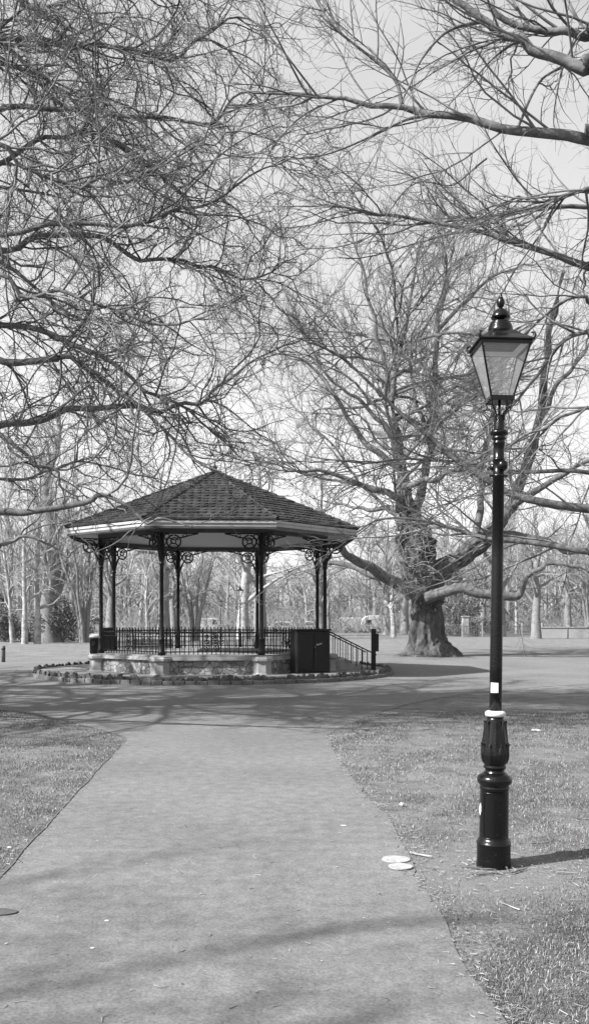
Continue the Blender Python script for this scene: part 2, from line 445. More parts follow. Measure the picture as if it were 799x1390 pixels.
BC = (-2.41, 28.0)          # bandstand centre
left_edge = wiggle([G(0, 1195), G(85, 1100), G(165, 1012)], .3, .012, 1)
left_corner = smooth2([G(165, 1012), G(172, 1003), G(150, 995), G(80, 977), G(0, 964), (-9, 18.2), (-16, 21), (-30, 25)], 40)
right_edge = smooth2([G(690, 1390), G(625, 1300), G(560, 1170), G(520, 1105), G(475, 1052), G(447, 1008), G(455, 992), G(520, 966), G(600, 947), G(700, 936), G(830, 929), (20, 26), (45, 27)], 90)
right_edge = wiggle(right_edge, .12, .035, 5)
right_edge = [(x + .010 * sin(y * 5.3) + .012 * sin(y * 2.7 + 1), y) for x, y in right_edge]
far_edge = [(45, 37), (20, 38.5), (8, 39.5), (0, 42.5), (-4, 43), (-9, 40.5), (-12.5, 36.5), (-18, 34), (-30, 33)]
poly = [(-4.2, -3), (2.2, -3)] + right_edge + smooth2(far_edge, 60) + left_corner[::-1] + left_edge[::-1] + [G(-180, 1390)]
def fill_poly(poly, z):
    import bmesh
    bm = bmesh.new(); vs = [bm.verts.new((x, y, z)) for x, y in poly]
    es = [bm.edges.new((vs[i], vs[(i + 1) % len(vs)])) for i in range(len(vs))]
    bmesh.ops.triangle_fill(bm, use_beauty=True, edges=es)
    for f in bm.faces:
        if f.normal.z < 0: f.normal_flip()
    me = bpy.data.meshes.new('sheet'); bm.to_mesh(me); bm.free(); return me
me = fill_poly(poly, .006); tag(link('path', me, M['asphalt']), kind='structure')
PATH = np.array(poly)
def in_path(x, y):
    inside = np.zeros(len(x), bool); n = len(PATH); j = n - 1
    for i in range(n):
        xi, yi = PATH[i]; xj, yj = PATH[j]
        c = ((yi > y) != (yj > y)) & (x < (xj - xi) * (y - yi) / (yj - yi + 1e-12) + xi)
        inside ^= c; j = i
    return inside
# thin timber board holding the lawn edge along the left side of the path
eb = MB()
le = [G(-180, 1390)] + left_edge
for a, b in zip(le[:-1], le[1:]):
    d = math.hypot(b[0] - a[0], b[1] - a[1])
    eb.box(((a[0] + b[0]) / 2 - .012, (a[1] + b[1]) / 2, .004), (d, .014, .016), rz=atan2(b[1] - a[1], b[0] - a[0]))
tag(eb.build('timber_edging', M['wood']), 'thin weathered timber board edging the left lawn beside the path', 'edging')

# grass blades on the near lawns
def grass():
    rng = np.random.default_rng(3)
    V = []; Fq = []
    def patch(n, y0, y1, x_of, size, wid):
        u = rng.random(n); y = y0 * (y1 / y0) ** u
        x = x_of(y, rng.random(n))
        sp = np.where(rng.random(n) < .3, .07, .02); keep = ~in_path(x + rng.normal(size=n) * sp, y + rng.normal(size=n) * sp)
        # tufty distribution
        tuft = np.sin(x * 5.1 + 1.3 * np.sin(y * 3.7)) * np.sin(y * 4.3 + 1.7 * np.sin(x * 2.9)) + .6 * np.sin(x * 13 + y * 7) * np.sin(y * 11 - x * 5)
        big = np.sin(x * 1.7 + 2 * np.sin(y * .9)) * np.sin(y * 1.4 + 1.5 * np.sin(x * 1.3 + 1)) + .5 * np.sin(x * 3.3 - y * 2.1)
        keep &= rng.random(n) < np.clip(.42 + .4 * tuft + .35 * big, .04, 1)
        dl = np.hypot(x - LAMP[0], y - LAMP[1] + .1)
        keep &= rng.random(n) < np.clip((dl - .35) / .8, .02, 1)
        x = x[keep]; y = y[keep]; n = len(x)
        h = size * rng.uniform(.4, 1.25, n) * (1 + y / 14); w = wid * (1 + y / 9) * rng.uniform(.6, 1.3, n)
        az = rng.random(n) * 2 * pi; lean = rng.uniform(.5, 1.52, n)
        dx = np.cos(az); dy = np.sin(az)
        px_, py_ = -dy, dx
        P0 = np.stack([x, y, np.zeros(n)], 1)
        mid = P0 + np.stack([dx * np.sin(lean * .6) * h * .55, dy * np.sin(lean * .6) * h * .55, np.cos(lean * .6) * h * .55 + .002], 1)
        tip = mid + np.stack([dx * np.sin(lean) * h * .5, dy * np.sin(lean) * h * .5, np.cos(lean) * h * .5], 1)
        side = np.stack([px_ * w, py_ * w, np.zeros(n)], 1)
        v = np.stack([P0 - side, P0 + side, mid + side * .8, mid - side * .8, tip + side * .15, tip - side * .15], 1).reshape(-1, 3)
        b = np.arange(n)[:, None] * 6
        f = np.concatenate([b + np.array([0, 1, 2, 3]), b + np.array([3, 2, 4, 5])])
        V.append(v); Fq.append(f)
    patch(240000, 3.0, 16, lambda y, r: .15 + r * (.34 * y + .1), .015, .0009)
    patch(130000, 4.6, 17, lambda y, r: -.35 * y + r * (.22 * y), .015, .0009)
    n = 2600; y = 3.2 * (15 / 3.2) ** rng.random(n); x = (rng.random(n) - .5) * .68 * y; k = ~in_path(x, y); x = x[k]; y = y[k]; n = len(x)
    az = rng.random(n) * 2 * pi; l = rng.uniform(.02, .075, n); w = .0011 * (1 + y / 10); z0 = rng.uniform(.008, .022, n); dz = rng.normal(size=n) * .006
    dx = np.cos(az) * l / 2; dy = np.sin(az) * l / 2; sx = -np.sin(az) * w; sy = np.cos(az) * w
    v = np.stack([np.stack([x - dx - sx, y - dy - sy, z0 - dz], 1), np.stack([x + dx - sx, y + dy - sy, z0 + dz], 1), np.stack([x + dx + sx, y + dy + sy, z0 + dz + .001], 1), np.stack([x - dx + sx, y - dy + sy, z0 - dz + .001], 1)], 1).reshape(-1, 3)
    V.append(v); Fq.append(np.arange(n * 4).reshape(n, 4))
    me = np_mesh('grass', V, Fq, smooth=False)
    tag(link('grass', me, M['blade']), 'short thin grass with straw growing on the lawns beside the path', 'grass', kind='stuff')
grass()

# ------------------------------------------------------------------ street lamp
def lathe_part(name, prof, m, parent, n=28, loc=None):
    return MB().lathe(prof, n).build(name, m, parent, loc)
def street_lamp():
    root = empty('street_lamp', (LAMP[0], LAMP[1], 0), 'tall black Victorian street lamp with glazed lantern standing on the lawn right of the path', 'street lamp')
    root.rotation_euler = (0, radians(.75), radians(2))
    ped = lathe_part('pedestal', [(.112, -.02), (.112, .01), (.108, .05), (.109, .14), (.112, .148), (.112, .156), (.104, .162), (.105, .172), (.098, .18), (.094, .19),
        (.093, .30), (.092, .50), (.096, .507), (.096, .516), (.092, .522), (.095, .53), (.108, .542), (.113, .556), (.112, .572), (.104, .588), (.085, .60), (.074, .607)], M['iron_gloss'], root, 32)
    # access door: a curved panel standing proud of the pedestal, facing the path
    dm = MB(); a0, a1 = radians(215), radians(288); vs = []; fs = []; n = 10
    for r in (.0965, .0985):
        for z, k in ((.20, 0), (.208, .2), (.472, .2), (.48, 0)):
            for i in range(n + 1):
                t = a0 + (a1 - a0) * i / n; vs.append(((r) * cos(t), (r) * sin(t), z))
    w = n + 1
    for i in range(n):
        for z in range(3): fs.append((4 * w + z * w + i, 4 * w + z * w + i + 1, 4 * w + (z + 1) * w + i + 1, 4 * w + (z + 1) * w + i))
        fs.append((i, i + 1, 4 * w + i + 1, 4 * w + i)); fs.append((3 * w + i + 1, 3 * w + i, 7 * w + i, 7 * w + i + 1))
    for i in (0, n):
        for z in range(3): fs.append((z * w + i, (z + 1) * w + i, 4 * w + (z + 1) * w + i, 4 * w + z * w + i))
    dm.add(vs, fs)
    # raised frame round the door
    for z in (.195, .485): dm.tube([(.0985 * cos(a0 + (a1 - a0) * i / 12), .0985 * sin(a0 + (a1 - a0) * i / 12), z) for i in range(13)], .004, 6)
    for a in (a0, a1): dm.tube([(.0985 * cos(a), .0985 * sin(a), z) for z in (.195, .34, .485)], .004, 6)
    dm.build('access_door', M['iron_gloss'], root)
    # flaking paint patch on the left
    pm = MB(); pr = random.Random(4); cen = (0.0, .375); ring = []
    for i in range(14):
        t = 2 * pi * i / 14; ring.append((radians(192) + .15 * cos(t) * pr.uniform(.5, 1.1), .375 + .035 * sin(t) * pr.uniform(.6, 1.3)))
    vs = [(.1005 * cos(radians(192)), .1005 * sin(radians(192)), .375)] + [(.1002 * cos(a), .1002 * sin(a), z) for a, z in ring] + [(.094 * cos(a), .094 * sin(a), z) for a, z in ring]
    fs = [(0, 1 + i, 1 + (i + 1) % 14) for i in range(14)] + [(1 + i, 15 + i, 15 + (i + 1) % 14, 1 + (i + 1) % 14) for i in range(14)]
    pm.add(vs, fs); po = pm.build('sticker', M['sticker'], root); po['label'] = 'torn white patch of peeling sticker'
    # decorated vase
    prof = [(.070, .605), (.070, .612), (.062, .618), (.062, .63), (.072, .64), (.074, .648), (.066, .656), (.07, .664), (.083, .682), (.089, .71), (.088, .735), (.082, .78), (.073, .84), (.063, .90), (.056, .95), (.054, .972)]
    vm = MB().lathe(prof, 32)
    def rad(z):
        for (r0, z0), (r1, z1) in zip(prof[:-1], prof[1:]):
            if z0 <= z <= z1: return r0 + (r1 - r0) * (z - z0) / max(z1 - z0, 1e-6)
        return .06
    for k in range(8):                     # leaf relief: pointed leaves with curled tips
        a = 2 * pi * k / 8 + .2
        for (z0, z1, wd, off) in ((.675, .80, .19, 0), (.78, .945, .2, pi / 8)):
            vs = []; fs = []; m_ = 7
            for i in range(m_):
                t = i / (m_ - 1); z = z0 + (z1 - z0) * t; hw = wd * sin(pi * min(1, .18 + .82 * t)) ** .8 + .005
                bul = .006 + .007 * t * t * 1.3
                for s_, q in ((-1, .0), (-.5, .6), (0, 1), (.5, .6), (1, .0)):
                    r = rad(min(z, .97)) + .0005 + bul * q; aa = a + off + s_ * hw
                    vs.append((r * cos(aa), r * sin(aa), z))
            for i in range(m_ - 1):
                for j in range(4): fs.append((i * 5 + j, i * 5 + j + 1, i * 5 + 5 + j + 1, i * 5 + 5 + j))
            vm.add(vs, fs, True)
            r = rad(z1) + .014
            vm.lathe([(.001, -.006), (.006, -.003), (.007, 0), (.006, .004), (.001, .007)], 8, (r * cos(a + off), r * sin(a + off), z1 - .006))
    vm.build('vase', M['iron_gloss'], root)
    c = lathe_part('collar', [(.05, .972), (.062, .976), (.067, .986), (.067, .996), (.061, 1.006), (.045, 1.012)], M['paint'], root); c['label'] = 'white painted collar ring'
    sh = MB().lathe([(.0405, 1.008), (.040, 1.3), (.038, 2.0), (.037, 2.532), (.042, 2.534), (.042, 2.548), (.037, 2.55), (.037, 2.64), (.040, 2.642), (.040, 2.65), (.0365, 2.653), (.0365, 2.745),
        (.041, 2.75), (.041, 2.758), (.036, 2.763), (.037, 2.775), (.046, 2.78), (.047, 2.788), (.038, 2.795), (.044, 2.803), (.058, 2.812), (.060, 2.822), (.056, 2.832), (.040, 2.838), (.035, 2.842), (.035, 2.93), (.03, 2.935)], 24)
    sh.build('post', M['iron_gloss'], root)
    lm = MB(); a0 = radians(258)
    vs = []; fs = []
    for z in (1.055 + .075, 1.055 + .14):
        for i in range(6):
            t = radians(205) + radians(75) * i / 5; vs.append((.0412 * cos(t), .0412 * sin(t), z))
    for i in range(5): fs.append((i, i + 1, 7 + i, 6 + i))
    vs2 = [(x * .97, y * .97, z) for x, y, z in vs]
    lm.add(vs + vs2, fs + [(12 + i, 18 + i, 19 + i, 13 + i) for i in range(5)])
    so = lm.build('sticker', M['sticker'], root); so['label'] = 'small square white notice stuck to the post'
    km = MB().lathe([(.001, -.036), (.018, -.032), (.031, -.02), (.036, 0), (.031, .02), (.018, .032), (.001, .036)], 18, (.018, -.03, 2.605))
    km.lathe([(.001, -.022), (.02, -.018), (.024, 0), (.02, .018), (.001, .022)], 14, (-.03, .02, 2.6))
    for s_ in (-1, 1): km.box((s_ * .045, 0, 2.541), (.03, .03, .014), bev=.003)
    km.build('knuckle', M['iron_gloss'], root)
    # lantern
    zb, zt, hb, ht = 3.035, 3.365, .070, .155
    fm = MB()
    cr = [(-1, -1), (1, -1), (1, 1), (-1, 1)]
    for (x, y) in cr: fm.tube([(x * hb, y * hb, zb), (x * ht, y * ht, zt)], .0065, 4)
    for (h, z, w, t) in ((hb, zb, .018, .03), (ht, zt + .008, .018, .022)):
        for k in range(4):
            x, y = cr[k]; x2, y2 = cr[(k + 1) % 4]
            c0 = ((x + x2) * h / 2, (y + y2) * h / 2, z)
            L_ = 2 * h + (w if k % 2 == 0 else -w)
            fm.box(c0, (L_ if y == y2 else w, w if y == y2 else L_, t))
    fm.box((0, 0, zb - .012), (2 * hb - .01, 2 * hb - .01, .008))
    lan = fm.build('lantern', M['iron_gloss'], root)
    for k in range(4):
        x, y = cr[k]; x2, y2 = cr[(k + 1) % 4]
        g = MB(); i_ = .985
        q = [(x * hb * i_, y * hb * i_, zb + .012), (x2 * hb * i_, y2 * hb * i_, zb + .012), (x2 * ht * i_, y2 * ht * i_, zt - .004), (x * ht * i_, y * ht * i_, zt - .004)]
        g.add(q, [(0, 1, 2, 3)]); g.build('pane', M['lampglass'], lan)
    # white reflector under the roof, sloping up to the vent
    rf = MB(); h0, h1 = ht - .012, .06
    rf.add([(x * h0, y * h0, zt - .003) for x, y in cr] + [(x * h1, y * h1, zt + .06) for x, y in cr], [(1, 0, 4, 5), (2, 1, 5, 6), (3, 2, 6, 7), (0, 3, 7, 4), (4, 7, 6, 5)])
    rf.build('reflector', M['enamel'], lan)
    lb = MB().lathe([(.006, 0), (.014, .02), (.016, .05), (.010, .075), (.003, .082)], 14, (0, 0, zb + .01)); 
    rm = MB(); prof4 = [(ht + .022, zt + .019), (ht + .024, zt + .026), (ht + .004, zt + .042), (.115, zt + .072), (.085, zt + .10), (.076, zt + .108)]
    vs = []; fs = []
    for h, z in prof4: vs += [(x * h, y * h, z) for x, y in cr]
    for k in range(len(prof4) - 1):
        for i in range(4):
            j = (i + 1) % 4; fs.append((k * 4 + i, k * 4 + j, k * 4 + 4 + j, k * 4 + 4 + i))
    fs.append((3, 2, 1, 0)); rm.add(vs, fs)
    for (x, y) in cr:                      # upturned corner ears
        b = ht + .015
        rm.tube([(x * b, y * b, zt + .026), (x * (b + .008), y * (b + .008), zt + .045), (x * (b + .004), y * (b + .004), zt + .062), (x * (b - .012), y * (b - .012), zt + .066)], [.011, .010, .008, .005], 6)
    rm.build('roof', M['iron_gloss'], lan)
    lathe_part('vent', [(.078, zt + .106), (.080, zt + .112), (.080, zt + .135), (.074, zt + .140), (.077, zt + .145), (.072, zt + .158), (.060, zt + .168), (.064, zt + .172), (.050, zt + .182), (.026, zt + .188), (.024, zt + .2)], M['iron_gloss'], lan)
    lathe_part('dome', [(.024, zt + .199), (.060, zt + .203), (.062, zt + .210), (.055, zt + .225), (.046, zt + .245), (.030, zt + .26), (.014, zt + .268), (.010, zt + .275)], M['iron_gloss'], lan)
    lathe_part('finial', [(.009, zt + .27), (.020, zt + .282), (.026, zt + .297), (.024, zt + .318), (.014, zt + .338), (.008, zt + .347), (.010, zt + .353), (.003, zt + .368)], M['iron_gloss'], lan)
    for (x, y) in cr:                      # scroll brackets from post to lantern floor
        b = MB()
        b.tube([(x * .026, y * .026, 2.90), (x * .027, y * .027, 2.935), (x * .04, y * .04, 2.965), (x * .062, y * .062, 2.99), (x * .068, y * .068, 3.012), (x * .062, y * .062, 3.024)], .0055, 6)
        pts = [(.062, 2.99), (.085, 2.985), (.098, 2.997), (.097, 3.012), (.086, 3.018), (.079, 3.010)]
        b.tube([(x * r, y * r, z) for r, z in pts], .004, 5)
        b.build('bracket', M['iron_gloss'], root)
    MB().lathe([(.009, 2.92), (.009, zb - .008)], 10).build('gas_pipe', M['iron_gloss'], root)
    return root
lamp0 = street_lamp()

# ------------------------------------------------------------------ bandstand
PH0 = radians(3.3)
def oc(k, r):                # octagon corner k in bandstand-local coords (0 = front right, counter-clockwise from above seen towards +x)
    th = PH0 + radians(22.5 + 45 * k)
    return (r * sin(th), -r * cos(th))
def octa(r): return [oc(k, r) for k in range(8)]
RC = 3.49; FLZ = .66
def bandstand():
    root = empty('bandstand', (BC[0], BC[1], 0), 'octagonal Victorian bandstand with tiled roof, iron columns and rubble stone base', 'bandstand')
    # base wall (rubble) and coping
    m = MB(); m.prism(octa(RC + .10), 0, .52); m.build('base_wall', M['rubble'], root)
    m = MB(); m.prism(octa(RC + .20), .525, .57); m.prism(octa(RC + .17), .572, .62); m.build('coping', M['coping'], root)
    m = MB(); m.prism(octa(RC + .10), .625, FLZ); m.build('floor', M['floor'], root)
    for k in range(8):
        x, y = oc(k, RC + .06); p = MB()
        p.lathe([(.30, .05), (.30, .16), (.27, .18), (.26, .46), (.28, .49), (.32, .505), (.33, .53), (.33, .585), (.30, .61), (.30, .628)], 8, (x, y, 0), smooth=False, ph=radians(22.5))
        p.build('pier', M['coping'], root)
    # columns
    for k in range(8):
        x, y = oc(k, RC)
        c = MB().lathe([(.10, FLZ), (.10, FLZ + .10), (.085, FLZ + .12), (.08, FLZ + .40), (.088, FLZ + .42), (.075, FLZ + .45), (.062, FLZ + .48), (.056, 1.6), (.052, 3.08), (.075, 3.10), (.078, 3.13), (.06, 3.15), (.072, 3.2), (.09, 3.30), (.098, 3.34), (.098, 3.36), (.075, 3.38), (.075, 3.96)], 14, (x, y, 0))
        col = c.build('column', M['iron'], root)
        for s_ in (-1, 1, 0):              # spandrel scrollwork either side along the beam and outward under the eaves
            if s_: q = oc((k + s_) % 8, RC); d = (q[0] - x, q[1] - y)
            else: d = (x, y)
            l = math.hypot(*d); d = (d[0] / l, d[1] / l)
            b = MB(); Z = 3.95
            def pt(u, v): u *= 1.2; return (x + d[0] * u, y + d[1] * u, Z + v * 1.12)
            mx_ = .82 if s_ else .72
            def arc(cu, cv, r, a0, a1, n, th, r1=None):
                r1 = r if r1 is None else r1
                b.tube([pt(cu + (r + (r1 - r) * i / n) * cos(a0 + (a1 - a0) * i / n), cv + (r + (r1 - r) * i / n) * sin(a0 + (a1 - a0) * i / n)) for i in range(n + 1)], th, 5)
            b.tube([pt(.07, -.56), pt(.10, -.46), pt(.15, -.36), pt(.2, -.33)], [.034, .03, .026, .024], 5)
            arc(.27, -.21, .155, 0, 2 * pi, 18, .024)
            arc(.27, -.21, .11, .3, 1.5 * pi, 12, .02, .04)
            arc(.27, -.21, .05, pi, 2.6 * pi, 9, .018)
            for a in (.5, 2.1, 3.6, 5.2): b.tube([pt(.27 + .04 * cos(a), -.21 + .04 * sin(a)), pt(.27 + .15 * cos(a + .3), -.21 + .15 * sin(a + .3))], .017, 4)
            b.tube([pt(.40, -.12), pt(.5, -.10), pt(.62, -.06), pt(mx_, -.02)], [.024, .024, .02, .014], 5)
            arc(.52, -.05, .055, pi, 2.9 * pi, 12, .017, .025)
            arc(.12, -.09, .06, 0, 1.9 * pi, 12, .017)
            b.tube([pt(.06, -.30), pt(.11, -.22), pt(.09, -.14)], .018, 4)
            b.tube([pt(.05, -.012), pt(mx_, -.012)], .018, 4)
            b.build('bracket', M['iron'], col)
    # ring beam, ceiling, fascia
    def ring(m, ro, ri, z0, z1):
        a, b_ = octa(ro), octa(ri); vs = [(x, y, z0) for x, y in a] + [(x, y, z1) for x, y in a] + [(x, y, z0) for x, y in b_] + [(x, y, z1) for x, y in b_]
        fs = []
        for i in range(8):
            j = (i + 1) % 8
            fs += [(i, j, 8 + j, 8 + i), (16 + j, 16 + i, 24 + i, 24 + j), (j, i, 16 + i, 16 + j), (8 + i, 8 + j, 24 + j, 24 + i)]
        m.add(vs, fs)
    m = MB(); ring(m, RC + .09, RC - .09, 3.955, 4.06); m.build('beam', M['beam'], root)
    m = MB(); m.prism(octa(4.40), 4.065, 4.10)
    m.build('ceiling', M['ceiling'], root)
    m = MB(); ring(m, 4.45, 4.405, 4.045, 4.20); ring(m, 4.48, 4.452, 4.13, 4.197); m.build('fascia', M['fascia'], root)
    m = MB(); ring(m, 4.46, 4.39, 3.985, 4.042); m.build('moulding', M['beam'], root)
    # roof: courses of round-tailed tiles, each course lifted over the one below
    RE, ZE, ZA = 4.50, 4.225, 6.10; NC = 18
    rng = random.Random(5); rm = MB()
    def zr(r): return ZE + (ZA - ZE) * (1 - r / RE)
    for k in range(8):
        for c in range(NC):
            r0 = RE * (1 - c / NC) ; r1 = RE * (1 - (c + 1.25) / NC)
            r1 = max(r1, .02)
            a0, b0 = oc(k, r0), oc((k + 1) % 8, r0); a1, b1 = oc(k, r1), oc((k + 1) % 8, r1)
            L_ = math.hypot(a0[0] - b0[0], a0[1] - b0[1]); nt_ = max(1, int(round(L_ / .21)))
            mdx, mdy = (a0[0] + b0[0]) / 2, (a0[1] + b0[1]) / 2; ml = math.hypot(mdx, mdy); ux, uy = mdx / ml, mdy / ml
            sub = 6; vs = []; n_ = nt_ * sub
            lifts = [rng.uniform(-.010, .010) + (.02 if rng.random() < .03 else 0) for _ in range(nt_ + 1)]
            for i in range(n_ + 1):
                t = i / n_; ph = (i % sub) / sub; sc_ = sin(pi * ph)        # scallop: tail hangs lowest mid-tile
                if c % 2: sc_ = sin(pi * ((ph + .5) % 1))
                lf = .046 + lifts[min(i // sub, nt_)]
                x = a0[0] + (b0[0] - a0[0]) * t; y = a0[1] + (b0[1] - a0[1]) * t
                drop = (.062 if c else .008) * sc_
                vs.append((x + ux * drop * .9, y + uy * drop * .9, zr(r0) + lf - drop * .40))
                x1 = a1[0] + (b1[0] - a1[0]) * t; y1 = a1[1] + (b1[1] - a1[1]) * t
                vs.append((x1, y1, zr(r1) + .003))
                vs.append((x + ux * drop * .9, y + uy * drop * .9, zr(r0) - drop * .4 - .002))
            fs = []
            for i in range(n_):
                b = i * 3; fs.append((b, b + 3, b + 4, b + 1)); fs.append((b + 2, b + 5, b + 3, b))
            rm.add(vs, fs)
    under = octa(RE - .04)
    rm.add([(x, y, ZE - .012) for x, y in under] + [(0, 0, ZA - .05)], [(i, (i + 1) % 8, 8) for i in range(8)] + [tuple(range(7, -1, -1))])
    roof = rm.build('roof', M['tile'], root)
    for k in range(8):
        hm = MB(); n = 16
        for i in range(n):
            r0 = RE * (1 - i / n) + .02; r1 = RE * (1 - (i + 1.12) / n); r1 = max(r1, .02)
            p0, p1 = oc(k, r0), oc(k, r1)
            hm.tube([(p0[0], p0[1], zr(r0) + .035), (p1[0], p1[1], zr(r1) + .015)], [.05, .042], 8)
        hm.build('hip_ridge', M['tile'], roof)
    MB().lathe([(.16, 6.02), (.15, 6.10), (.09, 6.15), (.05, 6.18), (.075, 6.23), (.05, 6.28), (.02, 6.31), (.015, 6.36)], 12).build('finial', M['iron'], roof)
    # railings: all sides but the right one (k=1 -> 2 is the stair side)
    for k in range(8):
        if k == 1: continue
        a, b_ = oc(k, RC), oc((k + 1) % 8, RC); L_ = math.hypot(b_[0] - a[0], b_[1] - a[1]); d = ((b_[0] - a[0]) / L_, (b_[1] - a[1]) / L_)
        def P(u, z): return (a[0] + d[0] * u, a[1] + d[1] * u, z)
        m = MB()
        for z, r in ((FLZ + .09, .016), (1.27, .018), (FLZ + .50, .011)): m.tube([P(.08, z), P(L_ - .08, z)], r, 4)
        n = 22; orn = ((9, 13),)
        for i in range(1, n):
            u = L_ * i / n
            m.tube([P(u, FLZ + .02), P(u, 1.33), P(u, 1.345), P(u, 1.39)], [.0135, .0135, .022, .003], 5)
            if i % 2 == 0: m.tube([P(u + L_ / n / 2, FLZ + .09), P(u + L_ / n / 2, FLZ + .34), P(u + L_ / n / 2, FLZ + .38)], [.009, .009, .002], 4)
        for cu in (L_ * .5 - .13, L_ * .5 + .13):      # scroll ornaments in the middle of the panel
            for (cz, r) in ((FLZ + .2, .07), (FLZ + .36, .055), (FLZ + .5, .045)):
                m.tube([P(cu + r * cos(t * .5), cz + r * sin(t * .5)) for t in range(14)], .013, 4)
                m.tube([P(cu - r, cz + r), P(cu + r, cz - r)], .010, 4)
        m.build('railing', M['iron'], root)
    # stair on the right-hand side
    th = PH0 + radians(90); o = (sin(th), -cos(th)); tn = (-o[1], o[0]); ap = RC * cos(radians(22.5)) + .12
    ang = atan2(o[1], o[0]); nst = 4
    for i in range(nst):
        z1 = FLZ - (i + 1) * .11 - .012; u0 = ap + i * .32
        s_ = MB(); cu = u0 + .165
        s_.box((o[0] * cu, o[1] * cu, z1 / 2 + .0), (.325, 2.2, z1), rz=ang, bev=.012); s_.build('step', M['coping'], root)
    for s_ in (-1, 1):
        w = 1.12 * s_
        def Q(u, z): return (o[0] * u + tn[0] * w, o[1] * u + tn[1] * w, z)
        m = MB(); u0, u1 = ap - .02, ap + 1.42
        z0, z1 = 1.29, .58
        m.tube([Q(u0, z0), Q(u1, z1)], .022, 6)
        n = 9
        for i in range(n):
            t = (i + .3) / n; u = u0 + (u1 - u0) * t; zt = z0 + (z1 - z0) * t
            m.tube([Q(u, max(.14, zt - .62)), Q(u, zt)], .014, 5)
        m.build('handrail', M['iron'], root)
    return root
bandstand()

# bed round the bandstand
def bed():
    root = empty('planting_bed', (BC[0], BC[1], 0), 'low circular bed around the bandstand edged with jagged rustic tiles', 'flower bed')
    R = 5.29; n = 120
    m = MB(); m.lathe([(R - .12, 0), (R - .12, .142)], n, smooth=False); m.build('paving', M['bed'], root)
    rng = random.Random(2); m = MB()
    for i in range(n):                   # kerb of old bricks on edge
        a = 2 * pi * (i + .5) / n; h = .105 + rng.uniform(-.012, .012)
        m.box((R * cos(a), R * sin(a), h / 2), (.2, 2 * pi * R / n * .95, h), rz=a, bev=.012)
    m.build('kerb', M['kerb'], root)
    n2 = 300; tiles = []; rest = MB()
    for i in range(n2):
        a = 2 * pi * (i + rng.uniform(-.3, .3)) / n2; h = rng.uniform(.05, .14); w = rng.uniform(.09, .18); t = rng.uniform(.05, .10)
        r = R - .03 + rng.uniform(-.03, .03); ln = rng.uniform(-.7, .7)
        vs = []
        for z, k, s_ in ((.10, 1, 0), (.11 + h * .6, .95, .6), (.11 + h, .5 + rng.uniform(-.2, .3), 1)):
            for (p, q) in ((-1, -1), (1, -1), (1, 1), (-1, 1)):
                lx = p * t / 2 * k; ly = q * w / 2 * k + ln * h * s_
                lx += rng.uniform(-.012, .012); ly += rng.uniform(-.016, .016)
                vs.append(((r + lx) * cos(a) - ly * sin(a), (r + lx) * sin(a) + ly * cos(a), z + rng.uniform(-.02, .02) * s_))
        tiles.append((sin(a), vs))
    tiles.sort(key=lambda q: q[0])
    fq = [(0, 1, 5, 4), (1, 2, 6, 5), (2, 3, 7, 6), (3, 0, 4, 7), (4, 5, 9, 8), (5, 6, 10, 9), (6, 7, 11, 10), (7, 4, 8, 11), (8, 9, 10, 11)]
    for i, (q, vs) in enumerate(tiles):
        if i < 100: MB().add(vs, fq).build('edging_tile', M['edging'], root)
        else: rest.add(vs, fq)
    tag(rest.build('rear_edging', M['edging'], root), kind='stuff')
bed()

# steel cabinet standing in front of the bandstand's right front side
def cabinet():
    th = PH0 + radians(45); c = (BC[0] + 3.72 * sin(th) + .06, BC[1] - 3.72 * cos(th))
    root = empty('cabinet', (c[0], c[1], .142), 'black steel cabinet as tall as the railing standing against the bandstand', 'cabinet', rot=(0, 0, radians(24)))
    MB().box((0, 0, .6), (1.02, .46, 1.14), bev=.02).build('body', M['cabinet'], root)
    MB().box((0, 0, 1.195), (1.10, .54, .045), bev=.012).build('top', M['cabinet'], root)
    MB().box((0, 0, .015), (1.06, .50, .03), bev=.006).build('plinth', M['cabinet'], root)
    for s_ in (-1, 1):
        d = MB(); d.box((s_ * .245, -.2425, .6), (.46, .02, 1.0), bev=.006); d.box((s_ * .245, -.256, .6), (.36, .008, .86), bev=.003)
        dr = d.build('door', M['cabinet'], root)
    MB().tube([(.03, -.262, .62), (.03, -.285, .62), (.03, -.285, .74), (.03, -.262, .74)], .008, 6).build('handle', M['iron_gloss'], root)
    MB().box((.16, -.264, .80), (.17, .006, .035), ry=-.25).build('notice', M['coping'], root)
cabinet()

# post beside the stair foot
def notice_post():
    x, y, z = W(506.5, 905, 27.0)
    root = empty('notice_post', (x, y, .12), 'dark square post carrying a small box at the foot of the bandstand steps', 'post')
    MB().box((0, 0, .60), (.13, .13, 1.2), bev=.012).build('post', M['cabinet'], root)
    MB().box((.10, 0, .83), (.10, .16, .52), bev=.015).build('box', M['cabinet'], root)
    MB().box((0, 0, 1.215), (.15, .15, .03), bev=.008).build('cap', M['cabinet'], root)
notice_post()

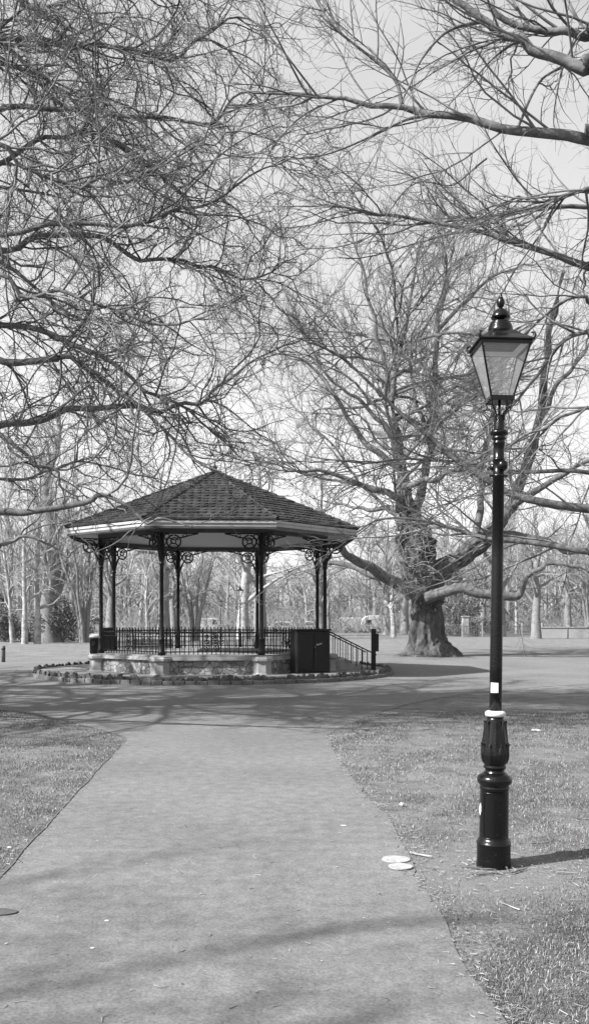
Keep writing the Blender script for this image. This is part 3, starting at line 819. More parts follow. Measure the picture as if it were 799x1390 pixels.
def litter_bin(name, loc, label, r=.2, h=1.0):
    root = empty(name, loc, label, 'bin')
    MB().lathe([(r * .9, 0), (r * .92, .03), (r * .96, h * .1), (r, h * .9), (r * 1.04, h * .905), (r * 1.04, h * .94), (r, h * .945)], 20).build('body', M['cabinet'], root)
    l = MB().lathe([(r * 1.06, h * .946), (r * 1.1, h * .96), (r * 1.08, h), (r * .8, h * 1.045), (r * .3, h * 1.07), (.01, h * 1.075)], 20).build('lid', M['grey_gloss'], root)
    m = MB(); a0 = radians(235); a1 = radians(300)
    vs = [(r * 1.012 * cos(a0 + (a1 - a0) * i / 8), r * 1.012 * sin(a0 + (a1 - a0) * i / 8), z) for z in (h * .72, h * .84) for i in range(9)]
    m.add(vs, [(i, i + 1, 10 + i, 9 + i) for i in range(8)]); m.build('slot', M['iron'], root)
    m = MB(); a0 = radians(190); a1 = radians(215)
    vs = [(r * 1.015 * cos(a0 + (a1 - a0) * i / 4), r * 1.015 * sin(a0 + (a1 - a0) * i / 4), z) for z in (h * .36, h * .46) for i in range(5)]
    m.add(vs, [(i, i + 1, 6 + i, 5 + i) for i in range(4)]); m.build('notice', M['sticker'], root)
bx, by, _ = W(131, 900, 28.3)
litter_bin('litter_bin', (bx, by, .142), 'black round litter bin beside the left end of the bandstand wall', .2, .97)
bx, by, _ = W(206, 880, 34.5)
def bench(loc, rz, label):
    root = empty('park_bench', loc, label, 'bench', rot=(0, 0, rz))
    m = MB()
    for i in range(4): m.box((0, -.18 + i * .12, .44), (1.5, .10, .03), bev=.006)
    m.build('seat', M['wood'], root)
    m = MB()
    for i in range(3): m.box((0, .24 + i * .02, .58 + i * .13), (1.5, .03, .10), bev=.006)
    m.build('backrest', M['wood'], root)
    for s_ in (-1, 1):
        MB().box((s_ * .68, -.17, .21), (.07, .07, .42)).build('leg', M['iron'], root)
        m = MB(); m.tube([(s_ * .68, .2, 0), (s_ * .68, .2, .44), (s_ * .68, .27, .92)], .035, 5); m.build('leg', M['iron'], root)
bench((bx, by, 0), radians(6), 'dark slatted bench behind the bandstand seen through its left railing')

def bollard():
    x, y = G(5, 899)
    root = empty('bollard', (x, y, 0), 'short wooden bollard at the left edge of the bright lawn', 'bollard')
    MB().lathe([(.075, -.02), (.075, .58), (.065, .62), (.04, .635)], 12).build('shaft', M['wood'], root)
    MB().lathe([(.079, .48), (.079, .54)], 12).build('band', M['iron'], root)
bollard()

# ------------------------------------------------------------------ trees
def tree_object(name, loc, label, cat, trunk, limbs, levels, mats, rng, group=None, sides=(14, 8), knob=(0, 1), rot=0, extra=None, gnarl=False, weight=None, headroom=None):
    """trunk, limbs: lists of (P,R) world-or-local; returns root with trunk, limbs, crown children"""
    root = empty(name, loc, label, cat, group, (0, 0, rot))
    l = np.array(loc)
    V = []; Q = []
    for P, R in trunk:
        v, f = tube_arrays((P - l)[None], R[None], sides[0]); 
        if knob[0]:
            ctr = np.repeat(P - l, sides[0], axis=0); dv = unit(v - ctr); v = v + dv * knobbly(v, knob[0], knob[1], rng)[:, None]
            if gnarl:
                an = np.arctan2(dv[:, 1], dv[:, 0]); z = np.maximum(v[:, 2], 0)
                v = v + dv * (knobbly(v, .05, 4.5, rng) + knobbly(v, .03, 10, rng) + .03 * np.sin(an * 17 + 3 * np.sin(z * 1.3)) + .22 * np.exp(-z / .55) * np.sin(an * 6 + .8) + .10 * np.exp(-z / 1.6) * np.sin(an * 9 + 2))[:, None]
        V.append(v); Q.append(f)
    link('trunk', np_mesh('trunk', V, Q), mats[0], root)
    if limbs:
        V = []; Q = []
        for P, R in limbs:
            v, f = tube_arrays((P - l)[None], R[None], sides[1]); V.append(v); Q.append(f)
        link('limbs', np_mesh('limbs', V, Q), mats[1], root)
    seeds = [(resample(P, R, 20)) for P, R in (limbs + (extra or []))] or [(resample(P, R, 20)) for P, R in trunk]
    lev = branches(seeds, levels, rng, weight, headroom)
    V = []; Q = []
    for P, R, s in lev:
        v, f = tube_arrays(P - l, R, s); V.append(v); Q.append(f)
    link('crown', np_mesh('crown', V, Q), mats[2], root)
    return root
def wobble(P, wob, rng):
    n = len(P) - 1; L_ = np.linalg.norm(np.diff(P, axis=0), axis=1).sum()
    k = max(3, min(n, int(L_ / .5))); a = min(wob, .06 * L_ / k)
    q = rng.normal(size=(k + 1, 3)) * a * 1.6; q[0] = q[-1] = 0
    C_, _ = resample(q, np.zeros(k + 1), n)
    return P + C_
def limb_px(way, r0, r1, start=None, n=26, wob=.03, rng=None):
    pts = [W(*w) for w in way]
    if start is not None: pts = [start] + pts
    rad = np.linspace(r0, r1, len(pts))
    P, R = resample(pts, rad, n)
    if rng is not None: P = wobble(P, wob, rng)
    return P, R
def auto_limbs(rng, base, zs, n, ln, r, el=(5, 50), az=None, n_pt=20, wander=.13, up=.01):
    out = []
    for i in range(n):
        z = rng.uniform(*zs); a = rng.uniform(0, 2 * pi) if az is None else rng.uniform(*az); e = radians(rng.uniform(*el))
        d = np.array([[cos(a) * cos(e), sin(a) * cos(e), sin(e)]])
        L_ = np.array([rng.uniform(*ln)])
        P, R = grow(np.array([[base[0], base[1], z]]), d, L_, np.array([r * rng.uniform(.7, 1.1)]), np.array([r * .22]), n_pt, wander, up, rng)
        out.append((P[0], R[0]))
    return out

# ---- left tree (trunk stands outside the picture, boughs reach in from the left)
rng = np.random.default_rng(11)
AX, AY = -8.8, 14.6
def A(z): return (AX + .1, AY, z)
ways = [
 ([(-60, 58, 14.3), (0, 52, 14), (60, 52, 13.8), (130, 60, 13.6), (200, 72, 13.4), (232, 80, 13.3), (268, 55, 13.2), (315, 28, 13.2), (360, 40, 13.1)], .075, .012, 8.8),
 ([(-60, 62, 13.3), (0, 60, 13.2), (70, 66, 13), (130, 62, 12.8), (180, 75, 12.7), (232, 80, 12.6)], .05, .012, 8.5),
 ([(-60, 152, 14), (0, 150, 13.6), (100, 148, 13.4), (165, 155, 13.2), (225, 162, 13), (290, 165, 12.9), (325, 130, 12.8), (392, 126, 12.7)], .075, .012, 8.0),
 ([(-60, 70, 15.2), (0, 85, 15), (50, 100, 14.8), (80, 118, 14.6), (110, 150, 14.4), (140, 190, 14.2), (160, 240, 14)], .06, .012, 8.0),
 ([(-60, 250, 15), (0, 218, 14.8), (60, 190, 14.6), (115, 183, 14.4), (150, 192, 14.2), (200, 225, 14), (240, 255, 13.9), (270, 300, 13.8)], .07, .014, 6.5),
 ([(-50, 330, 13.4), (0, 315, 13.2), (60, 307, 13), (130, 303, 12.9), (190, 303, 12.8), (240, 285, 12.7), (300, 270, 12.6), (350, 230, 12.5), (399, 212, 12.4)], .07, .011, 6.0),
 ([(-50, 350, 15.4), (0, 335, 15.2), (60, 322, 15), (130, 320, 14.8), (175, 345, 14.6), (205, 357, 14.5), (260, 355, 14.4), (300, 368, 14.3), (350, 378, 14.2), (390, 352, 14.1)], .085, .014, 6.2),
 ([(-50, 495, 13.8), (0, 492, 13.6), (60, 490, 13.5), (90, 486, 13.4), (120, 500, 13.3), (160, 530, 13.2), (182, 547, 13.1), (225, 590, 13), (260, 620, 12.9), (300, 640, 12.8)], .085, .016, 4.4),
 ([(-50, 592, 14.6), (0, 578, 14.4), (35, 571, 14.3), (80, 560, 14.2), (130, 553, 14.1), (180, 551, 14), (230, 555, 13.9), (275, 547, 13.8), (310, 520, 13.7), (350, 490, 13.6), (388, 468, 13.5)], .1, .014, 4.0),
 ([(-50, 430, 15.4), (0, 440, 15.2), (60, 452, 15), (110, 470, 14.8), (150, 492, 14.6), (185, 520, 14.4), (230, 545, 14.2), (280, 575, 14), (315, 610, 13.9)], .09, .015, 5.4),
 ([(-50, 705, 12.6), (0, 698, 12.4), (30, 695, 12.3), (60, 690, 12.2), (110, 686, 12.1), (135, 674, 12), (152, 671, 12), (172, 684, 11.9), (196, 708, 11.9), (225, 706, 11.8), (262, 716, 11.8)], .085, .012, 2.9),
 ([(-50, 755, 13), (0, 742, 12.8), (30, 733, 12.7), (60, 741, 12.6), (88, 752, 12.5), (115, 738, 12.4)], .05, .01, 2.7),
 ([(-50, 570, 13.2), (0, 592, 13), (30, 612, 12.9), (48, 628, 12.8), (75, 645, 12.7), (95, 668, 12.6), (110, 690, 12.5)], .06, .012, 4.0),
 ([(-50, 640, 14.2), (0, 655, 14), (60, 640, 13.9), (110, 628, 13.8), (170, 640, 13.7), (215, 650, 13.6)], .045, .01, 3.4),
 ([(-40, 380, 12.4), (30, 400, 12.2), (90, 395, 12.1), (150, 420, 12), (220, 440, 11.9), (280, 430, 11.8), (330, 400, 11.7)], .05, .01, 5.4),
 ([(-40, 200, 12.2), (40, 230, 12), (110, 250, 11.9), (190, 240, 11.8), (270, 200, 11.7), (340, 180, 11.6)], .05, .01, 6.6),
 ([(-40, 0, 13.2), (40, 10, 13), (120, -10, 12.9), (200, -5, 12.8), (280, -30, 12.7)], .06, .012, 8.4),
]
limbs = [limb_px(w, r0 * .72, r1 * .75, A(W(*w[0])[2] - .7), 34, .018, rng) for w, r0, r1, z in ways]
tr = [resample([(AX - .1, AY, -.2), (AX - .08, AY, .5), (AX, AY, 2), (AX + .1, AY + .1, 5), (AX, AY, 9), (AX + .2, AY - .1, 13)], [.75, .55, .47, .42, .3, .08], 24)]
extra = auto_limbs(rng, (AX, AY), (5, 12.5), 16, (4, 7.5), .09, (0, 45)) + auto_limbs(rng, (AX, AY), (7, 13), 16, (4, 7.5), .08, (-5, 40)) + auto_limbs(rng, (AX, AY), (8, 13), 14, (4.5, 7.5), .08, (0, 40), az=(-2.5, -.8)) + auto_limbs(rng, (AX, AY), (4, 8.5), 9, (5, 7), .075, (0, 28), az=(-1.55, -.9))
LVA = [dict(dens=4.6, tmin=.15, ang=(25, 65), len=(1.1, 3.0), r=.015, rmin=.007, n=9, wander=.25, sides=5, up=-.005, flat=.2),
       dict(dens=7.0, tmin=.1, ang=(25, 75), len=(.35, .95), r=.0058, rmin=.0035, n=6, wander=.3, sides=4, up=0),
       dict(dens=10, tmin=.1, ang=(25, 70), len=(.14, .46), r=.0036, rmin=.0025, n=4, wander=.32, sides=3, up=.02)]
wt = [1] * 7 + [1, 1, 1.1, .4, .4, .6, .6, .8, 1, 1] + [1] * len(extra)
tree_object('spreading_tree', (AX, AY, 0), 'bare spreading tree outside the left edge whose zigzag boughs reach across the upper left', 'tree', tr, limbs + extra, LVA, (M['bark_dark'], M['bark'], M['twig']), rng, weight=wt, headroom=(3.05, -7.0))

# ---- right tree (trunk outside the right edge)
rng = np.random.default_rng(23)
BX, BY = 7.6, 12.5
def B(z): return (BX, BY, z)
ways = [
 ([(830, 192, 10.6), (799, 187, 10.6), (740, 180, 10.7), (680, 177, 10.8), (600, 157, 11), (540, 143, 11.1), (470, 138, 11.2), (404, 128, 11.3), (345, 126, 11.4)], .095, .012, 5.2),
 ([(835, 98, 9.8), (799, 92, 9.8), (750, 78, 9.9), (700, 55, 10), (660, 28, 10.1), (615, -2, 10.2), (560, -40, 10.3)], .09, .03, 5.8),
 ([(835, 52, 10.4), (799, 47, 10.4), (740, 42, 10.5), (690, 30, 10.6), (650, 0, 10.7), (600, -40, 10.8)], .075, .02, 6.2),
 ([(835, 370, 11.6), (799, 362, 11.6), (760, 350, 11.7), (700, 332, 11.8), (650, 315, 11.9), (560, 300, 12), (500, 290, 12.1), (430, 277, 12.2)], .075, .010, 4.2),
 ([(835, 694, 12.8), (799, 690, 12.8), (740, 682, 12.9), (690, 672, 13), (650, 645, 13.1), (600, 612, 13.2), (580, 590, 13.3), (545, 562, 13.4), (500, 520, 13.5), (450, 480, 13.6), (400, 458, 13.7)], .085, .012, 2.6),
 ([(835, 748, 12.2), (799, 745, 12.2), (740, 740, 12.3), (690, 735, 12.4), (640, 725, 12.5), (600, 714, 12.6), (560, 702, 12.7), (520, 706, 12.8), (480, 726, 12.9)], .06, .010, 2.2),
 ([(835, 640, 13.6), (799, 638, 13.6), (700, 640, 13.8), (640, 630, 13.9), (560, 622, 14), (470, 626, 14.1), (420, 620, 14.2)], .05, .009, 3.2),
 ([(545, 142, 11.1), (535, 110, 11.1), (500, 75, 11.1), (455, 35, 11), (425, -5, 11)], .03, .010, None),
 ([(600, 157, 11), (560, 163, 10.9), (520, 180, 10.8), (450, 208, 10.7), (400, 216, 10.6)], .025, .007, None),
 ([(660, 28, 10.1), (610, 45, 10), (575, 80, 9.9), (560, 110, 9.8), (530, 170, 9.7)], .022, .006, None),
 ([(700, 178, 10.8), (730, 110, 10.9), (765, 90, 11), (799, 80, 11)], .02, .012, None),
 ([(835, 470, 12.4), (799, 450, 12.4), (760, 470, 12.5), (730, 510, 12.6), (690, 560, 12.7), (640, 600, 12.8)], .05, .010, 3.8),
 ([(835, 270, 10.2), (799, 262, 10.2), (770, 265, 10.3), (735, 272, 10.4), (690, 270, 10.5), (640, 290, 10.6)], .035, .008, 4.8),
 ([(835, 420, 13.6), (790, 400, 13.6), (740, 425, 13.7), (690, 470, 13.8), (640, 500, 13.9), (590, 520, 14)], .04, .008, 4.2),
 ([(835, 560, 11.8), (790, 555, 11.8), (740, 575, 11.9), (700, 600, 12), (640, 640, 12.1)], .035, .008, 3.4),
 ([(660, 215, 11.6), (620, 250, 11.6), (560, 250, 11.6), (500, 330, 11.6)], .015, .006, None),
]
limbs = []
for w, r0, r1, z in ways:
    limbs.append(limb_px(w, r0, r1, B(W(*w[0])[2] - .8) if z else None, 32, .013, rng))
    limbs[-1] = (limbs[-1][0], limbs[-1][1] * .88)
limbs.append((lambda q: q)(resample([B(5), (8.4, 13, 7), (8.8, 13.4, 9.5), (9.2, 13.6, 12.5)], [.2, .16, .1, .03], 30)))
tr = [resample([(BX + .1, BY, -.2), (BX + .08, BY, .5), (BX, BY, 2), (BX + .1, BY + .1, 5), (BX - .3, BY + .1, 8), (BX - .6, BY, 12)], [.7, .5, .42, .36, .22, .06], 24)]
extra = auto_limbs(rng, (BX, BY), (4, 11), 12, (4, 7), .08, (5, 50), az=(-pi / 2, pi * .75))
LVB = [dict(dens=2.9, tmin=.2, ang=(22, 55), len=(1.0, 3.0), r=.014, rmin=.006, n=8, wander=.12, sides=5, up=.02, flat=.1),
       dict(dens=6.8, tmin=.1, ang=(22, 55), len=(.35, 1.0), r=.0056, rmin=.0032, n=6, wander=.13, sides=4, up=.02),
       dict(dens=8.5, tmin=.1, ang=(20, 55), len=(.14, .45), r=.0034, rmin=.0023, n=4, wander=.13, sides=3, up=.02)]
tree_object('overhanging_tree', (BX, BY, 0), 'bare tree outside the right edge whose dark boughs hang over the street lamp', 'tree', tr, limbs + extra, LVB, (M['bark_dark'], M['bark'], M['twig']), rng)

# ---- great old tree behind the bandstand
rng = np.random.default_rng(31)
CXX, CYY = W(580, 0, 41)[0], 41.0
def C(px, py, dy=0): return W(px, py, 41 + dy)
def flared_trunk():
    P, R = resample([C(581, 893), C(581, 885), C(580, 872), C(579, 850), C(578, 820), C(574, 795), C(569, 765), C(563, 735), C(556, 700), C(548, 660), C(541, 620), C(536, 580), C(531, 545)],
                    [1.35, 1.12, .84, .66, .62, .66, .64, .68, .46, .28, .22, .18, .14], 170)
    return P, R
def L3(pts, r0, r1, n=26, wob=.05):
    P, R = resample(pts, np.linspace(r0, r1, len(pts)), n); P = wobble(P, wob, rng); return P, R
trunk = [flared_trunk(),
         L3([C(580, 805), C(592, 785), C(615, 762), C(640, 745), C(664, 727, -.5), C(690, 690, -1), C(712, 640, -1), C(730, 570, -1.5), C(741, 490, -1.5), C(750, 430, -1.6), C(764, 370, -1.7)], .5, .02, 46, .06)]
limbs = [
 L3([C(574, 806, -.4), C(555, 800, -1), C(535, 791, -1.6), C(505, 773, -2.4), C(480, 758, -3), C(458, 742, -3.6), C(430, 725, -4)], .34, .09),
 L3([C(540, 793, -1.5), C(515, 783, -1.2), C(480, 770, -.6), C(450, 764, 0), C(425, 770, .5)], .2, .07),
 L3([C(578, 812, -.7), C(598, 803, -1.2), C(625, 800, -1.6), C(660, 806, -1.8), C(695, 810, -2), C(709, 803, -2), C(713, 787, -2.1), C(730, 773, -2.2), C(750, 763, -2.3), C(785, 770, -2.4)], .27, .07),
 L3([C(531, 545), C(522, 500), C(508, 440), C(496, 380), C(480, 330)], .13, .035),
 L3([C(531, 545), C(536, 500), C(546, 455), C(556, 400), C(566, 350), C(575, 310)], .13, .03),
 L3([C(545, 640), C(520, 620), C(490, 595), C(465, 560), C(440, 515), C(415, 490), C(380, 480)], .17, .03),
 L3([C(540, 600), C(515, 575), C(490, 545), C(465, 530), C(435, 500), C(410, 450)], .12, .03),
 L3([C(560, 720, .5), C(575, 650, 1), C(585, 580, 1.2), C(588, 520, 1.3), C(592, 450, 1.3), C(605, 380, 1.3), C(615, 330, 1.2)], .24, .035),
 L3([C(583, 600, 1.2), C(562, 540, 1.4), C(553, 480, 1.6), C(540, 420, 1.8)], .12, .03),
 L3([C(640, 745), C(650, 700, 1), C(655, 640, 1.6), C(665, 570, 2), C(680, 490, 2.3), C(690, 420, 2.5)], .2, .04),
 L3([C(690, 690, -1), C(730, 665, -2), C(770, 640, -3), C(810, 620, -4)], .18, .06),
 L3([C(664, 727, -.5), C(700, 725, -.5), C(740, 735, -1), C(780, 750, -1.5), C(810, 745, -2)], .16, .05),
 L3([C(552, 680), C(520, 668, -1), C(480, 655, -1.6), C(430, 640, -2), C(390, 640, -2.4)], .18, .04),
 L3([C(556, 700, .6), C(530, 690, 2), C(490, 690, 3.6), C(440, 680, 5)], .18, .04),
 L3([C(548, 660, -.3), C(600, 645, -2), C(650, 620, -3), C(700, 600, -4)], .15, .04),
 L3([C(731, 570, -1.5), C(760, 520, -2), C(790, 480, -2), C(815, 440, -2)], .12, .04),
 L3([C(592, 450, 1.3), C(640, 400, 1), C(680, 370, .6), C(720, 360, .4)], .10, .03),
]
extra = auto_limbs(rng, (CXX - 1.4, CYY), (6, 14), 28, (6, 10), .08, (0, 38), up=.015)
LVC = [dict(dens=2.3, tmin=.2, ang=(25, 60), len=(2.0, 6.0), r=.03, rmin=.014, n=8, wander=.13, sides=5, up=.02),
       dict(dens=3.0, tmin=.1, ang=(25, 60), len=(.8, 2.2), r=.013, rmin=.008, n=6, wander=.15, sides=4, up=.02),
       dict(dens=6.5, tmin=.1, ang=(25, 65), len=(.4, 1.1), r=.0075, rmin=.0055, n=4, wander=.16, sides=3, up=.02)]
extra.append((trunk[1][0][14:], trunk[1][1][14:]))
tc_ = tree_object('great_old_tree', (CXX, CYY, 0), 'massive old tree with flared gnarled trunk and low limbs standing right of the bandstand', 'tree', trunk, limbs + extra, LVC, (M['bark_dark'], M['bark'], M['twig']), rng, sides=(96, 12), knob=(.10, 1.5), gnarl=True)
# sprays of young shoots on the old trunk
V = []; Q = []
p = np.array([C(560 + rng.uniform(-22, 26), rng.uniform(700, 790), -1.0 - .2 * rng.random()) for _ in range(110)]) - np.array([CXX, CYY, 0])
d = np.stack([rng.normal(size=110) * .8, -np.abs(rng.normal(size=110)) - .2, rng.normal(size=110) * .6], 1)
P_, R_ = grow(p, d, rng.uniform(.4, 1.5, 110), np.full(110, .013), np.full(110, .006), 6, .22, -.08, rng)
v, f = tube_arrays(P_, R_, 3); so = link('shoots', np_mesh('shoots', [v], [f]), M['twig_pale'], tc_)

ti, tR = flared_trunk()
V = []; Q = []; off = 0
k = rng.integers(52, 120, 9000); a = rng.random(9000) * 2 * pi
pp = ti[k] + (np.stack([np.cos(a), np.sin(a), np.zeros(9000)], 1)) * (tR[k] * rng.uniform(1.0, 1.22, 9000) + .06)[:, None] + rng.normal(size=(9000, 3)) * .03
cl = np.sin(pp[:, 0] * 4 + pp[:, 2] * 3) * np.sin(pp[:, 2] * 5 + 1) + .5 * np.sin(pp[:, 0] * 9) * np.sin(pp[:, 2] * 11 + a)
pp = pp[cl > .12] - np.array([CXX, CYY, 0]); n_ = len(pp)
a_ = unit(rng.normal(size=(n_, 3))); b_ = unit(np.cross(a_, rng.normal(size=(n_, 3)))); s_ = .07 * rng.uniform(.5, 1.4, n_)[:, None]
v = np.stack([pp - a_ * s_, pp + b_ * s_ * .6, pp + a_ * s_, pp - b_ * s_ * .6], 1).reshape(-1, 3)
link('ivy', np_mesh('ivy', [v], [np.arange(n_ * 4).reshape(n_, 4)], False), M['leaf'], tc_)

# ---- second tree outside the left edge, farther back, shading the far side of the path
rng = np.random.default_rng(47)
for (EX, EY, lab) in ((-17.8, 23.8, 'bare tree beyond the left edge near the bollard, shading the far bend of the path'),
                      (-14.6, 12.4, 'bare tree beyond the left edge shading the tip of the left lawn'),
                      (-14.4, 18.6, 'bare tree beyond the left edge shading the path in front of the bandstand')):
    tr = [resample([(EX, EY, -.2), (EX, EY, .5), (EX, EY, 3), (EX + .1, EY, 7), (EX + .3, EY, 14)], [.7, .5, .4, .3, .05], 20)]
    limbs = auto_limbs(rng, (EX, EY), (4, 13), 40, (4.5, 7), .1, (0, 45))
    LVE = [dict(dens=1.9, tmin=.2, ang=(25, 65), len=(.9, 2.5), r=.028, rmin=.014, n=7, wander=.18, sides=4),
           dict(dens=3.0, tmin=.1, ang=(25, 70), len=(.4, 1.3), r=.014, rmin=.009, n=5, wander=.2, sides=3)]
    tree_object('bare_tree', (EX, EY, 0), lab, 'tree', tr, limbs, LVE, (M['bark_dark'], M['bark'], M['twig']), rng)

# ---- tree behind the camera on the left: only its shadow reaches the picture
rng = np.random.default_rng(41)
DX, DY = -15.5, -3.6
tr = [resample([(DX, DY, -.2), (DX, DY, .5), (DX, DY, 3), (DX + .1, DY, 7), (DX + .3, DY, 15)], [.6, .45, .36, .26, .05], 20)]
limbs = auto_limbs(rng, (DX, DY), (6, 13), 12, (4, 7), .04, (10, 55)) + auto_limbs(rng, (DX, DY), (8, 13), 5, (5, 8), .045, (5, 30), az=(0, .9))
LVD = [dict(dens=1.5, tmin=.2, ang=(25, 65), len=(.9, 2.3), r=.022, rmin=.011, n=7, wander=.18, sides=4),
       dict(dens=2.4, tmin=.1, ang=(25, 70), len=(.4, 1.1), r=.011, rmin=.007, n=5, wander=.2, sides=3)]
tree_object('bare_tree', (DX, DY, 0), 'bare tree left of the viewer whose twig shadows fall on the near path', 'tree', tr, limbs, LVD, (M['bark_dark'], M['bark'], M['twig']), rng)

# ---- background trees: a few kinds, each with its own trunk and crown, then copies
def make_kind(name, seed, h, rt, spread, el, nl, mats, kind, stems=1, z0=.25, twr=.016, dens=(1.5, 2.2, 2.6)):
    rng = np.random.default_rng(seed); trunk = []; limbs = []
    for s in range(stems):
        a = rng.uniform(0, 2 * pi); lean = .0 if stems == 1 else rng.uniform(.1, .4)
        pts = [(0 + .2 * cos(a) * (stems > 1), .2 * sin(a) * (stems > 1), -.2)]
        for i in range(1, 7):
            t = i / 6; pts.append((cos(a) * lean * h * t * .7 + rng.normal() * .02 * h * t, sin(a) * lean * h * t * .7 + rng.normal() * .02 * h * t, h * .92 * t))
        rr = [rt * 1.5, rt, rt * .86, rt * .7, rt * .5, rt * .28, rt * .06]
        trunk.append(resample(pts, np.array(rr) / (1 if stems == 1 else 1.5), 24))
        T = trunk[-1][0]; TR = trunk[-1][1]
        for i in range(nl):
            u = z0 + (1 - z0) * (i + rng.random()) / nl * .95; j = int(u * 24); p = T[j]
            az = rng.uniform(0, 2 * pi); e = radians(rng.uniform(*el)); L_ = spread * (1.15 - .75 * u) * rng.uniform(.75, 1.2)
            P, R = grow(p[None], np.array([[cos(az) * cos(e), sin(az) * cos(e), sin(e)]]), np.array([L_]), np.array([max(.03, TR[j] * .5)]), np.array([.02]), 20, .1, .02, rng)
            limbs.append((P[0], R[0]))
    LV = [dict(dens=dens[0], tmin=.15, ang=(22, 60), len=(.8, spread * .62), r=.04, rmin=.022, n=6, wander=.13, sides=4, up=.02, zmin=1.0),
          dict(dens=dens[1], tmin=.1, ang=(22, 60), len=(.6, 1.7), r=.022, rmin=twr, n=5, wander=.15, sides=3, up=.02, zmin=.8),
          dict(dens=dens[2], tmin=.1, ang=(22, 60), len=(.35, 1.0), r=twr, rmin=twr * .8, n=3, wander=.15, sides=3, up=.02, zmin=.8)]
    root = tree_object(name, (0, 0, 0), 'x', 'tree', trunk, limbs, LV, mats, rng, sides=(10, 6), knob=(.03, 2))
    return root
KIND = {
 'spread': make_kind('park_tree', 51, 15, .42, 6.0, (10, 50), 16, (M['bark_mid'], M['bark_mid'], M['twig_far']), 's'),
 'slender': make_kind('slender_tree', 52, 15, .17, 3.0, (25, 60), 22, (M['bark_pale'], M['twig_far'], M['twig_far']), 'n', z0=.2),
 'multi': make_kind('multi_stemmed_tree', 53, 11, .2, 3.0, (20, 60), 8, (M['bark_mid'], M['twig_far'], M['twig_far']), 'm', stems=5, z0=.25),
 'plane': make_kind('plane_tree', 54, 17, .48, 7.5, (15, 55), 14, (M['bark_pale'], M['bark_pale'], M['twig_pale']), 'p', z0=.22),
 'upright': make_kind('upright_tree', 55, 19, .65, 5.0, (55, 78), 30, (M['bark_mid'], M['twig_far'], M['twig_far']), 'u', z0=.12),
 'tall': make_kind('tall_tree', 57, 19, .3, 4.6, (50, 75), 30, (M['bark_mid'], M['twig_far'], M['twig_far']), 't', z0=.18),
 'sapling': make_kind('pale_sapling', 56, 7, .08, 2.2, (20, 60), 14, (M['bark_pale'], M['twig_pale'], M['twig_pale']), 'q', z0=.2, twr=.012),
}
used = set()
def plant(kind, px, Y, label, s=1.0, rz=None, group=None, lean=0):
    src = KIND[kind]
    o = src if kind not in used else copy_tree(src)
    used.add(kind)
    o.location = ((px - CX) * Y / F, Y, 0); o.rotation_euler = (0, lean, rz if rz is not None else random.uniform(0, 6.28)); o.scale = (s, s, s)
    o['label'] = label; o['category'] = 'tree'
    if group: o['group'] = group
    return o
plant('slender', 34, 62, 'slender pale-trunked tree at the far left, nearest the wooden bollard', .95)
plant('slender', 51, 62.5, 'slender pale-trunked tree close against the massive upright trunk', 1.02)
plant('slender', 18, 66, 'leaning slender tree at the left edge of the wood', .8, lean=.1)
plant('upright', 69, 67, 'massive ivy-skirted tree with steep upright branches at the left of the lawn', 1.0)
plant('multi', 116, 66, 'many-stemmed small tree fanning out left of the litter bin', 1.0)
plant('sapling', 200, 60, 'pale bare sapling behind the bandstand railing, seen between its left columns', .95)
plant('multi', 264, 72, 'dark many-stemmed tree seen through the bandstand right of its back left column', .95, 2.0)
plant('plane', 331, 78, 'large pale plane tree seen through the bandstand beside a distant lamp', .92, 1.1)
plant('spread', 727, 80, 'stocky bare tree standing on the lawn right of the street lamp', .85, .4)
plant('plane', 533, 86, 'pale slim-trunked tree left of the great old tree', .5, 2.9)
plant('spread', 525, 100, 'thick dark trunked tree next to the white caravan', .95, 4.0)
plant('spread', 549, 104, 'thick dark trunked tree just left of the great old trunk, beyond the lawn', 1.0, 1.0)
plant('upright', 618, 96, 'ivy-covered upright tree beside the brick gate pier', .5, 2.0)
plant('slender', 700, 104, 'slender tree behind the pale fence right of the lamp post', .8)
plant('spread', 655, 112, 'broad bare tree behind the gate pier and dark hedge', .9, 2.4)
plant('spread', 770, 108, 'broad bare tree rising behind the low pale wall', .95, 5.2)
plant('multi', 800, 98, 'many-stemmed tree at the right edge behind the low wall', 1.1)
plant('spread', 150, 92, 'broad bare tree rising behind the left end of the bandstand', .95, .9)
plant('spread', 235, 100, 'broad bare tree behind the middle of the bandstand', .8, 3.3)
plant('tall', 12, 84, 'tall upright tree at the far left edge behind the slender trunks', .98, 1.3)
plant('tall', 100, 88, 'tall upright tree rising behind the many-stemmed tree left of the bandstand', .95, 2.6)
plant('spread', 445, 112, 'small bare tree far off between the bandstand steps and the white vehicles', .6, 2.2)
plant('sapling', 466, 84, 'thin sapling on the lawn edge left of the white van', .38, .5)
plant('sapling', 484, 86, 'bushy sapling on the lawn edge in front of the white van', .33, 1.7)

plant('spread', 868, 62, 'broad bare tree just outside the right edge, behind the lamp', 1.15, 2.2)
plant('tall', 690, 118, 'tall bare tree rising far behind the lamp post', 1.0, 3.2)
plant('tall', 200, 116, 'tall bare tree rising behind the left slope of the bandstand roof', .9, 4.2)
plant('spread', 610, 124, 'wide bare tree far behind the right limb of the old tree', 1.1, 5.2)
plant('spread', 353, 92, 'broad bare tree far behind the bandstand, its trunk behind the right front column', 1.35, 1.2)
plant('tall', 436, 98, 'tall bare tree far behind the bandstand, its trunk behind the right-hand pair of columns', 1.1, 2.2)
plant('spread', 676, 90, 'broad bare tree far off with its trunk behind the lamp post', 1.3, 3.9)
plant('spread', 856, 78, 'broad bare tree outside the right edge rising behind the low wall', 1.3, .7)
plant('spread', 222, 94, 'broad bare tree far behind the left front column of the bandstand', 1.3, 5.5)
